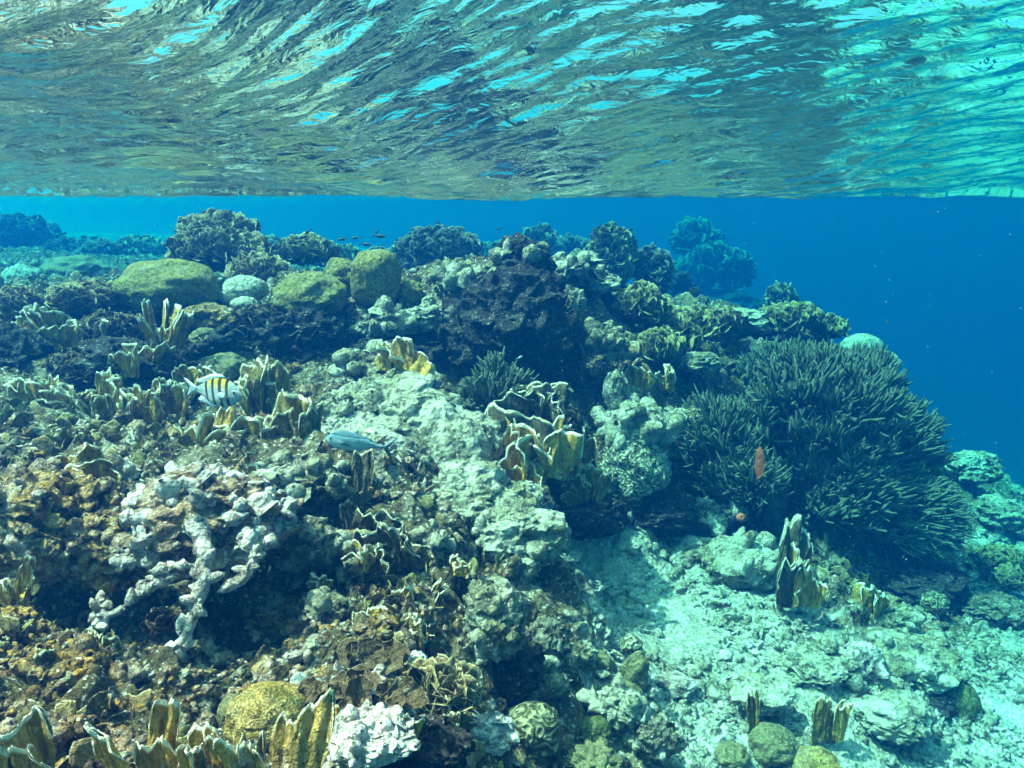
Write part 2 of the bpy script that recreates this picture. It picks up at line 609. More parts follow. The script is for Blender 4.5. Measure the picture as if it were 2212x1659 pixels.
# ------------------------------------------------------------------ ground: reef slope falling to sand on the right
CP = [  # pixel x, pixel y, depth, sand 0..1
    (0, 1640, 1.00, 0), (250, 1640, 1.0, 0), (500, 1640, 1.05, 0), (760, 1640, 1.15, 0), (950, 1640, 1.3, 0),
    (1120, 1640, 1.6, .2), (1300, 1640, 1.75, .4), (1500, 1640, 1.9, .7), (1750, 1640, 2.05, .8), (2000, 1640, 2.2, .9), (2212, 1640, 2.3, 1),
    (0, 1430, 1.25, 0), (250, 1490, 1.34, 0), (450, 1500, 1.38, 0), (600, 1480, 1.42, 0), (800, 1440, 1.42, 0), (950, 1450, 1.5, 0),
    (0, 1080, 1.72, 0), (250, 1050, 1.75, 0), (450, 1090, 1.78, 0), (620, 1150, 1.78, 0), (200, 1400, 1.56, 0), (90, 1350, 1.56, 0), (0, 1350, 1.54, 0), (440, 925, 2.42, 0), (300, 840, 2.72, 0), (60, 810, 2.85, 0), (330, 1400, 1.6, 0), (450, 1400, 1.62, 0), (560, 1400, 1.6, 0), (660, 1390, 1.62, 0),
    (800, 1300, 1.6, 0), (800, 1120, 1.85, .1), (960, 1220, 1.85, .1), (960, 1050, 2.05, .2),
    (1060, 1400, 1.65, .1), (1150, 1500, 1.75, .2), (1250, 1450, 1.9, .4),
    (0, 930, 2.15, 0), (200, 930, 2.2, 0), (420, 960, 2.15, 0), (620, 940, 2.25, .1), (780, 880, 2.35, .75), (900, 940, 2.25, .8), (800, 800, 2.6, .3), (730, 930, 2.25, .7),
    (1000, 960, 2.3, .3), (1050, 1150, 2.15, .3), (1190, 1170, 2.25, .2), (1190, 1300, 2.45, .2), (960, 830, 2.75, .1),
    (0, 720, 2.72, 0), (150, 760, 2.65, 0), (330, 740, 2.85, 0), (500, 800, 2.72, 0), (600, 760, 2.9, 0), (750, 770, 2.98, 0), (900, 790, 3.0, 0),
    (100, 630, 3.0, 0), (360, 640, 2.98, 0), (520, 660, 3.0, 0), (700, 650, 3.02, 0), (850, 640, 3.08, 0), (960, 640, 3.1, 0),
    (1040, 600, 3.12, 0), (1140, 580, 3.12, 0), (1230, 600, 3.25, 0), (1330, 640, 3.6, 0), (1240, 680, 3.25, .1), (1300, 760, 3.1, .1),
    (1130, 800, 3.08, 0), (1140, 1000, 2.95, 0), (1250, 1080, 2.95, 0), (1380, 1100, 3.05, 0), (1340, 900, 2.9, .1), (1400, 820, 3.2, .1),
    (1200, 940, 2.85, 0), (1500, 1120, 3.15, .1), (1600, 1130, 3.15, .3),
    (1250, 1200, 2.8, .9), (1400, 1250, 2.75, .84), (1550, 1250, 2.8, .9), (1700, 1300, 2.75, .5), (1850, 1280, 3.0, .1), (2000, 1330, 3.0, .2),
    (1300, 1350, 2.4, .82), (1500, 1400, 2.4, .88), (1700, 1450, 2.35, .75), (1900, 1400, 2.5, .5), (2050, 1450, 2.55, .9), (2200, 1450, 2.65, 1.0),
    (1450, 1520, 2.1, .9), (1650, 1550, 2.15, .88), (1900, 1550, 2.25, .95), (2150, 1560, 2.4, 1),
    (1500, 760, 3.6, .1), (1500, 900, 3.4, 0), (1650, 900, 3.6, 0), (1800, 1000, 3.7, 0), (1950, 1150, 3.6, 0), (1600, 720, 4.0, 0), (1750, 720, 4.2, 0), (1850, 790, 4.3, 0),
    (1450, 660, 4.1, 0), (1550, 650, 5.0, 0), (1950, 900, 4.4, 0), (2050, 1020, 4.4, .2), (2150, 1050, 4.8, .3), (2100, 1180, 3.8, .5), (2212, 1200, 3.8, .8), (2100, 1300, 3.2, .4),
    (2330, 1100, 4.9, .6), (2500, 1300, 4.0, .9), (2212, 1040, 5.6, .4),
    (30, 585, 4.8, 0), (0, 545, 5.6, 0), (120, 570, 5.2, 0), (250, 590, 4.6, 0), (420, 595, 3.9, 0), (560, 610, 3.8, 0), (680, 622, 4.0, 0), (800, 622, 4.0, 0), (940, 632, 4.1, 0),
    (1150, 580, 5.0, 0), (1330, 635, 4.3, 0), (1050, 600, 5.0, 0),
    (-250, 480, 5.8, 0), (-300, 700, 3.0, 0), (-300, 1000, 1.9, 0), (-300, 1500, 1.1, 0),
]
_c = np.array([[*at(a, b, t), s] for a, b, t, s in CP])
# ground the photo does not show: round and behind the camera, beyond the crest, and the drop-off on the right
EX = [(-1.2, .3, -.75, 0), (-.4, .3, -.85, 0), (.4, .2, -1.2, .5), (1.4, .4, -1.6, 1), (2.6, .8, -1.7, 1), (-1.5, -1.2, -.9, 0), (0, -1.2, -1.3, .5), (1.5, -1.2, -1.7, 1), (3, -1, -1.8, 1),
      (-3.2, 1.5, -.6, 0), (-4, 4, -.4, 0), (-4.5, -2, -.9, 0), (-6, 7, -.25, .4), (-3.5, 8, -.35, .6), (-1.8, 7.5, -.5, .4), (-3.2, 11, -.75, .2), (-7.5, 11, -.6, .2), (-5, 15, -.8, .3), (-1.6, 13, -1.0, .2), (-12, 13, -.7, .4), (-10, 20, -.9, .4), (-6, 22, -1.1, .4), (-18, 22, -.8, .6), (-10, 28, -1.0, .7), (-3, 30, -2, 1), (-.3, 6.5, -.8, 0), (.8, 6.6, -.75, 0), (-8, 5, -.4, .5), (3.4, 12.8, -1.9, 0), (3.0, 12.4, -1.8, 0), (4, 12.6, -2.2, 0), (2.6, 12.8, -2.0, 0), (-5, 7.4, -.35, 0), (-4, 7.0, -.4, 0), (-18, 10, -.5, 1), (3, 24, -3.5, 1), (0, 14, -2.6, .6), (1.5, 10, -2.4, .2),
      (2.6, 6.6, -2.2, .2), (4.5, 6.5, -3.2, .6), (6.5, 4.5, -2.7, .8), (7, 8, -4.5, .8), (6.5, 12, -7, .8), (12, 8, -8, 1), (10, 16, -11, 1), (3, 22, -11, 1), (16, 3, -5.5, 1), (5, 1, -2.1, 1), (8, -2, -2.8, 1), (18, 22, -13, 1), (0, 35, -13, 1), (30, 30, -14, 1), (-12, 40, -2.5, 1), (-30, 20, -1.2, 1), (30, 0, -10, 1), (-30, -4, -1.5, 1), (10, 50, -15, 1), (-15, 58, -5, 1)]
CPX = np.concatenate([_c, np.array(EX, float)])


def _rbf_fit(P, v, smooth):
    n = len(P)
    D = np.sqrt(((P[:, None] - P[None]) ** 2).sum(-1) + .02)
    A = np.zeros((n + 3, n + 3))
    A[:n, :n] = D - smooth * np.eye(n)
    A[:n, n] = 1
    A[:n, n + 1:] = P
    A[n:, :n] = A[:n, n:].T
    return np.linalg.solve(A, np.concatenate([v, np.zeros((3, v.shape[1]))]))


_W = _rbf_fit(CPX[:, :2], CPX[:, 2:], .04)


def base_h(x, y):
    out = np.zeros((len(x), 2))
    for s in range(0, len(x), 40000):
        q = np.stack([x[s:s + 40000], y[s:s + 40000]], 1)
        D = np.sqrt(((q[:, None] - CPX[None, :, :2]) ** 2).sum(-1) + .02)
        out[s:s + 40000] = D @ _W[:-3] + _W[-3] + q @ _W[-2:]
    return out[:, 0], np.clip(out[:, 1], 0, 1)


def height(x, y):
    x = np.atleast_1d(np.asarray(x, float))
    y = np.atleast_1d(np.asarray(y, float))
    h, s = base_h(x, y)
    # sand bank added far behind the reef, nearest left, to turn the water cyan
    d0 = 26 * np.exp(1.6 * (np.clip(x / np.maximum(y, .5), -1.2, .6) + .7))
    bank = sstep(d0, d0 * 1.75, y) * sstep(.45, .1, x / np.maximum(y, .5))
    h = h - .085 * sstep(2.3, 3.6, y)
    h = h * (1 - bank) + .30 * bank
    p = np.stack([x, y, h * .6], 1)
    rough = 1 - .86 * sstep(.35, .95, s)
    h = h + rough * (.06 * fbm(p * 2.6, 2, 5) + .045 * fbm(p * 7, 3, 9, ridged=True) + .02 * (.55 - worley(p * 11, 3)))
    h = h + (1 - rough) * .02 * fbm(p * 9, 3, 15)
    return h, s


def build_ground():
    ys = np.concatenate([np.linspace(-4.5, .45, 40, endpoint=False), np.geomspace(.45, 7.5, 560), np.geomspace(7.6, 112, 76)])
    us = np.linspace(-1, 1, 680)
    Y = np.repeat(ys, len(us))
    U = np.tile(us, len(ys))
    X = U * (.9 + np.abs(Y) * .90)
    far = sstep(8, 11, Y)
    h, s = height(X, Y)
    V = np.stack([X, Y, h], 1)
    # break the sheet into nubs and pits with a 3-D displacement
    k = (1 - .8 * sstep(.4, .95, s))[:, None]
    d1 = np.stack([perlin(V * 9 + 3, 21), perlin(V * 9 + 31, 22), perlin(V * 9 + 57, 23)], 1)
    d2 = np.stack([perlin(V * 26 + 3, 24), perlin(V * 26 + 31, 25), perlin(V * 26 + 57, 26)], 1)
    V = V + k * (1 - far)[:, None] * (.036 * d1 + .017 * d2)
    V[:, 2] = np.minimum(V[:, 2], .32)
    me = new_mesh('ground', V, grid_faces(len(ys), len(us)), {'sand': s})
    o = obj('ground', me, M['ground'])
    o['kind'] = 'structure'


build_ground()


def hit(px, py, tmin=.6, tmax=9):
    """where the line of sight through a pixel first meets the ground"""
    d = ray(px, py)
    t = np.arange(tmin, tmax, .02)
    P = t[:, None] * d
    h, s = height(P[:, 0], P[:, 1])
    k = np.argmax(P[:, 2] < h)
    if not (P[k, 2] < h[k]):
        return None, tmax
    return P[k], t[k]


# ------------------------------------------------------------------ builders
def place(px, py, t=None, sink=.0):
    """a point on the ground seen at this pixel, or on the line of sight at depth t"""
    if t is None:
        p, t = hit(px, py)
        if p is None:
            p = at(px, py, 5.5)
            t = 5.5
    else:
        p = at(px, py, t)
    return np.array(p) - np.array([0, 0, sink]), t


def rock_shape(seed, n=44, knob=1.0, flat=.25):
    S, F = QS[n]
    o = np.array([seed * 3.7, seed * 1.9, seed * 5.3])
    r = 1 + .38 * perlin(S * 1.1 + o, 1) + .22 * fbm(S * 2.3 + o, 3, 2, ridged=True) * knob
    V = S * r[:, None]
    r2 = .16 * knob * (.6 - worley(V * 3.2 + o, 5)) + .075 * knob * (.6 - worley(V * 7.5 + o, 6)) + .03 * knob * fbm(V * 14 + o, 2, 8)
    V = V + S * r2[:, None]
    d = np.stack([perlin(V * 3 + o, 31), perlin(V * 3 + o, 32), perlin(V * 3 + o, 33)], 1)
    return V + .16 * knob * d, F


_shape_no = [0]


def rock(name, label, cat, px, py, wp, hp, t, mat, deep=.8, knob=1.0, n=44, rot=None, stubs=0, group=None, tilt=0.0):
    """a lump of reef rock: pixel centre, pixel width and height at depth t"""
    _shape_no[0] += 1
    c, t = place(px, py, t)
    wd, ht = wp / 1600 * t / 2, hp / 1600 * t / 2
    V, F = rock_shape(_shape_no[0], n, knob)
    V = V / (np.abs(V).max(0) * .94)
    V = V @ rotm(0, tilt, rng.uniform(-.5, .5)).T
    V = V * np.array([wd, wd * deep, ht])
    o = obj(name, new_mesh(name, V, F), M[mat], None, c)
    tag(o, label, cat, group)
    if stubs:
        A = Acc()
        idx = rng.choice(len(V), stubs * 3, replace=False)
        k = 0
        for i in idx:
            nrm = V[i] / np.array([wd, wd * deep, ht]) ** 2
            nrm /= np.linalg.norm(nrm)
            if nrm[2] < -.25:
                continue
            L = rng.uniform(.015, .05) * (t / 1.6)
            stub(A, V[i] - nrm * .01, nrm * .8 + rng.normal(size=3) * .5, L * .85, L * rng.uniform(.30, .55))
            k += 1
            if k >= stubs:
                break
        so = obj('coral_stub', A.mesh('coral_stub'), M[{'rock_white': 'rock_white', 'rock_warm': 'rock_heap', 'rock_heap': 'rock_white'}.get(mat, 'rock_pale')], o)
        so['kind'] = 'stuff'
    return o


def stub(A, p, d, L, r, sides=6):
    d = d / np.linalg.norm(d)
    k = 5
    P = p + np.linspace(0, 1, k)[:, None] * d * L + np.cumsum(rng.normal(size=(k, 3)), 0) * L * .07
    rad = r * np.array([1.2, .95, .9, .8, .15]) * rng.uniform(.75, 1.25, k)
    tube(A, P, rad, sides)


def mound(name, label, cat, px, py, wp, hp, t, mat, deep=.9, lump=.12, n=44, group=None, square=0.0, freq=1.6, tilt=0.0):
    _shape_no[0] += 1
    o_ = np.array([_shape_no[0] * 2.3, 7, _shape_no[0]])
    c, t = place(px, py, t)
    S, F = QS[n]
    V = S.copy()
    if square:
        V = np.sign(V) * np.abs(V) ** (1 - square)
    r = 1 + lump * 1.5 * fbm(S * freq + o_, 2, 3) + lump * .25 * fbm(S * 5 + o_, 2, 6)
    V = V * r[:, None]
    V = V / np.abs(V).max(0)
    V = V @ rotm(0, tilt, 0).T
    V = V * np.array([wp, wp * deep, hp]) / 1600 * t / 2
    o = obj(name, new_mesh(name, V, F), M[mat], None, c)
    return tag(o, label, cat, group)


def blade_mesh(wd, ht, th, seed, lobes=4, curl=.25, nu=34, nv=18):
    """an upright wavy plate with a lobed edge"""
    r = np.random.default_rng(seed)
    k = 2 * nu
    ang = np.linspace(0, 2 * np.pi, k, endpoint=False)
    u = np.cos(ang)
    s = np.sin(ang)
    ph = r.uniform(0, 9)
    q = np.stack([u * lobes * .7 + ph, np.full(k, ph), np.full(k, seed * .37)], 1)
    H = ht * (1 + .20 * perlin(q, 1) + .13 * np.abs(np.sin(u * lobes * 2.0 + ph)) ** .6 + .09 * perlin(q * 2.2, 2) + .05 * perlin(q * 5, 3) + .025 * perlin(q * 11, 4)) * (1 - .34 * np.abs(u) ** 6)
    rows, rim = [], []
    for j in range(nv + 2):
        v = min(j, nv) / nv
        taper = .55 + .45 * v ** .7
        x = u * wd / 2 * taper
        thick = th * (1.15 - .35 * v) * (1 + .3 * (v > .93))
        if j == nv + 1:
            thick *= .1
        off = curl * wd * (np.sin(u * 2.1 + ph + v * 1.3) * v * .5 + .35 * v * v * math.sin(ph)) + .10 * wd * v * np.sin(u * 6.5 + ph * 2 + v * 2)
        y = s * np.abs(s) ** -.4 * thick * .5 + off if False else np.sign(s) * np.abs(s) ** .55 * thick * .5 + off
        z = H * v
        if j == nv + 1:
            z = z + th * .25
        wob = perlin(np.stack([x / wd * 5 + ph, np.full(k, v * 4.0), s + seed], 1), 7)
        rid = perlin(np.stack([x / wd * 11 + ph, np.full(k, v * 1.6), s * .6 + seed], 1), 9)
        rows.append(np.stack([x + wob * wd * .05, y + wob * th * .9 + rid * th * .8, z + wob * ht * .03], 1))
        rim.append(np.full(k, v))
    V = np.concatenate(rows)
    return V, grid_faces(nv + 2, k, True), np.concatenate(rim)


def fire_coral(label, px, py, wp, hp, t, n, mat='fire', group=None, face=0.0, spread=.6, name='fire_coral', cat='fire coral', th=.006, lobes=None):
    """px,py: middle of the colony's foot"""
    c, t = place(px, py, t, .01)
    g = 1.28 if 1.9 < t < 3 and not lobes else 1
    W, Hh = g * wp / 1600 * t, g * hp / 1600 * t
    r = thing(name, label, cat, c, 0, group)
    big = lobes is not None or t < 1.0 or n <= 2
    m = n if big else n + 3
    for i in range(m):
        sd_ = int(rng.integers(1 << 20))
        u = (i + .5) / m - .5 if m > 1 else 0
        if big:
            bw = W * rng.uniform(.75, 1.1) * (1 if n == 1 else 2.1 / (n ** .6 + .6))
            bh = Hh * rng.uniform(.62, 1.0) if n > 1 else Hh
        else:
            bw = W * rng.uniform(.42, .95)
            bh = Hh * rng.uniform(.35, 1.05)
        V, F, rim = blade_mesh(bw, bh, th * rng.uniform(.6, 1.0) * (t / 1.6) ** .5, sd_, lobes or rng.uniform(1.0, 2.6), rng.uniform(.15, .32))
        me = new_mesh('blade', V, F, {'rim': rim})
        fan = .3 if lobes else 1
        obj('blade', me, M[mat], r, (u * W * .75 * fan, rng.uniform(-.4, .4) * W * spread, rng.uniform(-.12, .05) * Hh),
            (rng.normal() * .22, fan * (u * .55 + rng.normal() * .16), face + rng.normal() * spread * (1 if big else 1.6)))
    return r


def leaf_acc(A, p, d, size, seed_r, cup=.5):
    """a small curled plate standing out along d"""
    nu, nv = 6, 4
    Rm = frame_to(d, seed_r.uniform(0, 6.28))
    ph = seed_r.uniform(0, 9)
    us = np.linspace(-1, 1, nu)
    vs_ = np.linspace(0, 1, nv)
    U, Vv = np.meshgrid(us, vs_)
    w_ = size * (.45 + .95 * Vv ** .7)
    x = U * w_ * .62
    z = size * Vv * (1 + .25 * np.sin(U * 3 + ph)) * (1 - .25 * U ** 2)
    y = cup * size * ((U ** 2) * Vv * .35 + .30 * np.sin(U * 2.8 + ph) * Vv + .25 * Vv * Vv)
    f = np.stack([x, y, z], -1).reshape(-1, 3)
    b = np.stack([x * .98, y - .10 * size * (1 - .8 * Vv), z * .985], -1).reshape(-1, 3)
    k = len(f)
    q = grid_faces(nv, nu)
    top = [[(nv - 1) * nu + i, (nv - 1) * nu + i + 1, k + (nv - 1) * nu + i + 1, k + (nv - 1) * nu + i] for i in range(nu - 1)]
    sl = [[j * nu, (j + 1) * nu, k + (j + 1) * nu, k + j * nu] for j in range(nv - 1)]
    sr = [[j * nu + nu - 1, k + j * nu + nu - 1, k + (j + 1) * nu + nu - 1, (j + 1) * nu + nu - 1] for j in range(nv - 1)]
    F = np.concatenate([q, q[:, ::-1] + k, top, sl, sr])
    V = np.concatenate([f, b]) @ Rm.T + p
    rm = np.concatenate([Vv.ravel(), Vv.ravel()])
    A.add(V, F, rm)


def leaf_coral(label, px, py, wp, hp, t, mat='lettuce', leaf=.05, n=220, deep=.8, name='leaf_coral', cat='leaf coral', group=None, up=.5, base_mat=None):
    """a rounded colony covered in small upright plates; px,py is its centre"""
    _shape_no[0] += 1
    c, t = place(px, py, t)
    if leaf > .035:
        leaf, n = leaf * .74 * max(1, t / 5), int(n * 1.6)
    wd, ht = wp / 1600 * t / 2, hp / 1600 * t / 2
    r = thing(name, label, cat, c, 0, group)
    V, F = rock_shape(_shape_no[0], 24, .8)
    V = V / np.abs(V).max(0) * np.array([wd, wd * deep, ht]) * .86
    obj('base', new_mesh('base', V, F), M[base_mat or 'rock_dark'], r)
    A = Acc()
    k = 0
    while k < n:
        i = rng.integers(len(V))
        nrm = V[i] / np.array([wd, wd * deep, ht]) ** 2
        nrm = nrm / np.linalg.norm(nrm)
        if nrm[2] < -.45 or (nrm[1] > .6 and rng.random() < .7):
            k += rng.random() < .1
            continue
        d = nrm + np.array([0, 0, up]) + rng.normal(size=3) * .3
        leaf_acc(A, V[i] - nrm * leaf * .2, d / np.linalg.norm(d), leaf * rng.uniform(.6, 1.25), rng, rng.uniform(.2, .7))
        k += 1
    obj('frill', A.mesh('frill'), M[mat], r)
    return r


def sea_rod(label, base, centre, rx, ry, rz, t, fingers=420, flen=.085, frad=.0061, lean=(0, 0, 1), name='sea_rod', group=None, mat='rod'):
    """bushy soft coral: stems fork from a foot into a crown of fingers. base, centre: pixels; rx,ry,rz: crown radii in pixels"""
    b = at(*base, t)
    c = at(*centre, t) - b
    sx, sy, sz = np.array([rx, ry, rz]) / 1600 * t
    r = thing(name, label, 'sea rod', b)
    lean = np.array(lean, float)
    lean /= np.linalg.norm(lean)
    A = Acc()
    tube(A, [(0, 0, -.08), (0, 0, -.02), tuple(.04 * c), tuple(.10 * c)], [.03, .028, .022, .018], 8)
    obj('holdfast', A.mesh('holdfast'), M[mat], r)
    nb = 8
    heads = []
    for i in range(nb):
        a = i * 2.4 + rng.uniform(-.3, .3)
        q = math.sqrt((i + .5) / nb)
        heads.append(np.array([math.cos(a) * q, math.sin(a) * q, rng.uniform(-.1, .5)]))
    fingers = int(fingers * 1.4)
    tips = rng.normal(size=(fingers, 3))
    tips /= np.linalg.norm(tips, axis=1)[:, None]
    tips *= rng.uniform(.45, 1.0, fingers)[:, None] ** .6
    tips[:, 2] = np.where(tips[:, 2] < -.5, -tips[:, 2], tips[:, 2])
    # uneven crown: clumps with gaps between
    keep = perlin(tips * 3.0 + rng.uniform(0, 50, 3), 77) > -.10
    tips = tips[keep]
    own = np.argmin(((tips[:, None] - np.array(heads)[None]) ** 2).sum(-1), 1)
    sc = np.array([sx, sy, sz])
    sway = np.stack([perlin(tips * 2.3 + 5, 91 + k_) for k_ in range(3)], 1) * .9
    vary = .75 + .6 * perlin(tips * 3.1, 97)
    for i in range(nb):
        A = Acc()
        hp_ = c + heads[i] * sc * .55
        mid = hp_ * .45 + np.array([0, 0, .04])
        tube(A, [c * .06, mid * .6, mid, (mid + hp_) / 2, hp_], [.014, .012, .011, .009, .007], 6)
        for tip, sw, va in zip(tips[own == i], sway[own == i], vary[own == i]):
            e = c + tip * sc
            out = tip * np.array([1, 1, .8]) * .7 + lean * 1.35 + sw * .8 + rng.normal(size=3) * .2
            out /= np.linalg.norm(out)
            L = flen * rng.uniform(.55, 1.5) * va * 1.25
            s0 = e - out * L
            j = hp_ * .55 + s0 * .45
            side = rng.normal(size=3) * L * .15
            P = [j, s0 * .75 + j * .25, s0, s0 + out * L * .4 + side, s0 + out * L * .8 + side, e + np.array([0, 0, .08 * L])]
            fr = frad * rng.uniform(.75, 1.2)
            tube(A, P, [fr * .6, fr * .7, fr * .9, fr * 1.1, fr, fr * .35], 5, np.array([0, .1, .3, .6, .85, 1.0]))
            for _ in range(4):
                o2 = out + rng.normal(size=3) * .42
                o2 /= np.linalg.norm(o2)
                L2 = L * rng.uniform(.6, 1.0)
                q0 = s0 + out * L * rng.uniform(0, .3)
                tube(A, [q0, q0 + o2 * L2 * .35 + out * .1 * L2, q0 + o2 * L2 * .75 + out * .15 * L2, q0 + o2 * L2 + out * .25 * L2], [fr * .7, fr, fr * .95, fr * .35], 5, np.array([.3, .6, .85, 1.0]))
        obj('branch', A.mesh('branch'), M[mat], r)
    return r


# ------------------------------------------------------------------ rubble and nubs strewn over everything (uncountable)
def scatter(name, label, n, mats, sand_lo, sand_hi, smin, smax, sticks, ymin=.6, ymax=5.5, xw=1.0, lift=.25):
    u = rng.uniform(size=n * 3)
    y = ymin * (ymax / ymin) ** u
    x = rng.uniform(-1, 1, n * 3) * (.35 + y * .78) * xw
    h, s = height(x, y)
    s2 = s + rng.normal(size=len(s)) * .06
    hy = height(x, y + .04)[0]
    ok = (s2 > sand_lo) & ((hy - h) / .04 < .9) & (s2 < sand_hi) & (perlin(np.stack([x, y, h], 1) * 3.0, 61) > -.18)
    x, y, h = x[ok][:n], y[ok][:n], h[ok][:n]
    S, F = QS[7] if False else quadsphere(5)
    shapes = []
    for k in range(14):
        o_ = rng.uniform(0, 90, 3)
        V = S * (1 + .6 * perlin(S * 1.4 + o_, 1) + .3 * perlin(S * 3.3 + o_, 2))[:, None]
        shapes.append(V * rng.uniform(.6, 1.3, 3))
    st = []
    for k in range(8):
        A = Acc()
        P = np.stack([np.linspace(-1, 1, 7), rng.normal(size=7).cumsum() * .07, rng.normal(size=7).cumsum() * .06], 1)
        tube(A, P, np.array([.04, .17, .2, .17, .19, .16, .03]) * rng.uniform(.7, 1.3, 7), 7)
        if k % 2:
            tube(A, [P[3], P[3] + (.15, .3, .1), P[3] + (.25, .55, .12), P[3] + (.28, .6, .12)], [.15, .14, .12, .02], 6)
        st.append((A.V, A.F))
    st = [(np.concatenate(v), np.concatenate(f)) for v, f in st]
    A = Acc()
    for i in range(len(x)):
        sz = rng.uniform(smin, smax) * (.5 + .28 * y[i]) * (1 if rng.random() < .85 else 1.7)
        Rm = rotm(*rng.uniform(-.5, .5, 2), rng.uniform(0, 6.28)) if rng.random() < .7 else rotm(*rng.uniform(-3, 3, 3))
        if rng.random() < sticks:
            V, F_ = st[rng.integers(8)]
            A.add(V * sz * 1.5 @ Rm.T + (x[i], y[i], h[i] + sz * lift), F_)
        else:
            A.add(shapes[rng.integers(14)] * sz @ Rm.T + (x[i], y[i], h[i] + sz * lift * .6), F)
    o = obj(name, A.mesh(name), M[mats])
    tag(o, label, 'rubble' if 'rubble' in name else 'growth', None, 'stuff')


# ------------------------------------------------------------------ fish
def stripes_mat():
    m, nt, bs = mat_new('banded_fish_skin')
    tc = nt.nodes.new('ShaderNodeTexCoord').outputs['Object']
    sp = nt.nodes.new('ShaderNodeSeparateXYZ')
    nt.links.new(tc, sp.inputs[0])
    n = noise(nt, tc, 60, 3, .5)
    x = math_n(nt, 'ADD', sp.outputs[0], math_n(nt, 'MULTIPLY', math_n(nt, 'SUBTRACT', n, .5), .006))
    # x runs tail (-) to snout (+); body is 1 long
    xs = math_n(nt, 'ADD', math_n(nt, 'ADD', x, math_n(nt, 'MULTIPLY', sp.outputs[2], .10)), .5)
    bars = ramp(nt, xs, [(0, (0, 0, 0)), (.20, (1, 1, 1)), (.255, (0, 0, 0)), (.36, (1, 1, 1)), (.425, (0, 0, 0)), (.525, (1, 1, 1)), (.595, (0, 0, 0)), (.685, (1, 1, 1)), (.745, (0, 0, 0))], 'CONSTANT')
    z = ramp(nt, math_n(nt, 'ADD', sp.outputs[2], .5), [(.54, (.60, .70, .80)), (.62, (.66, .62, .40)), (.70, (.80, .56, .02))])
    head = ramp(nt, xs, [(.72, (1, 1, 1)), (.80, (0, 0, 0))])
    z = mixc(nt, head, (.42, .58, .66), z)
    tail = ramp(nt, xs, [(.14, (0, 0, 0)), (.22, (1, 1, 1))])
    z = mixc(nt, tail, (.50, .62, .68), z)
    col = mixc(nt, bars, z, (.015, .014, .02))
    sc_ = voro(nt, tc, 55)
    nt.links.new(col, bs.inputs['Base Color'])
    bs.inputs['Roughness'].default_value = .4
    bump(nt, bs, sc_, .006)
    return m


def jack_mat():
    m, nt, bs = mat_new('silver_blue_fish_skin')
    tc = nt.nodes.new('ShaderNodeTexCoord').outputs['Object']
    sp = nt.nodes.new('ShaderNodeSeparateXYZ')
    nt.links.new(tc, sp.inputs[0])
    zz = math_n(nt, 'ADD', sp.outputs[2], .5)
    col = ramp(nt, zz, [(.38, (.48, .60, .62)), (.52, (.30, .46, .54)), (.575, (.16, .34, .46)), (.592, (.25, .55, .80)), (.612, (.02, .03, .06)), (.63, (.10, .22, .30))])
    nt.links.new(col, bs.inputs['Base Color'])
    bs.inputs['Roughness'].default_value = .32
    bs.inputs['Metallic'].default_value = .15
    bump(nt, bs, voro(nt, tc, 70), .003)
    return m


M['banded'] = stripes_mat()
M['jack'] = jack_mat()
M['fin_pale'] = plain_mat('pale_fin', (.46, .58, .64), .5)
M['fin_blue'] = plain_mat('blue_grey_fin', (.07, .12, .16), .5)
M['fish_dark'] = plain_mat('dark_fish_skin', (.03, .035, .045), .5)
M['eye'] = plain_mat('fish_eye', (.01, .01, .012), .15, .6)
M['eye_ring'] = plain_mat('fish_eye_ring', (.55, .50, .35), .3, .5)


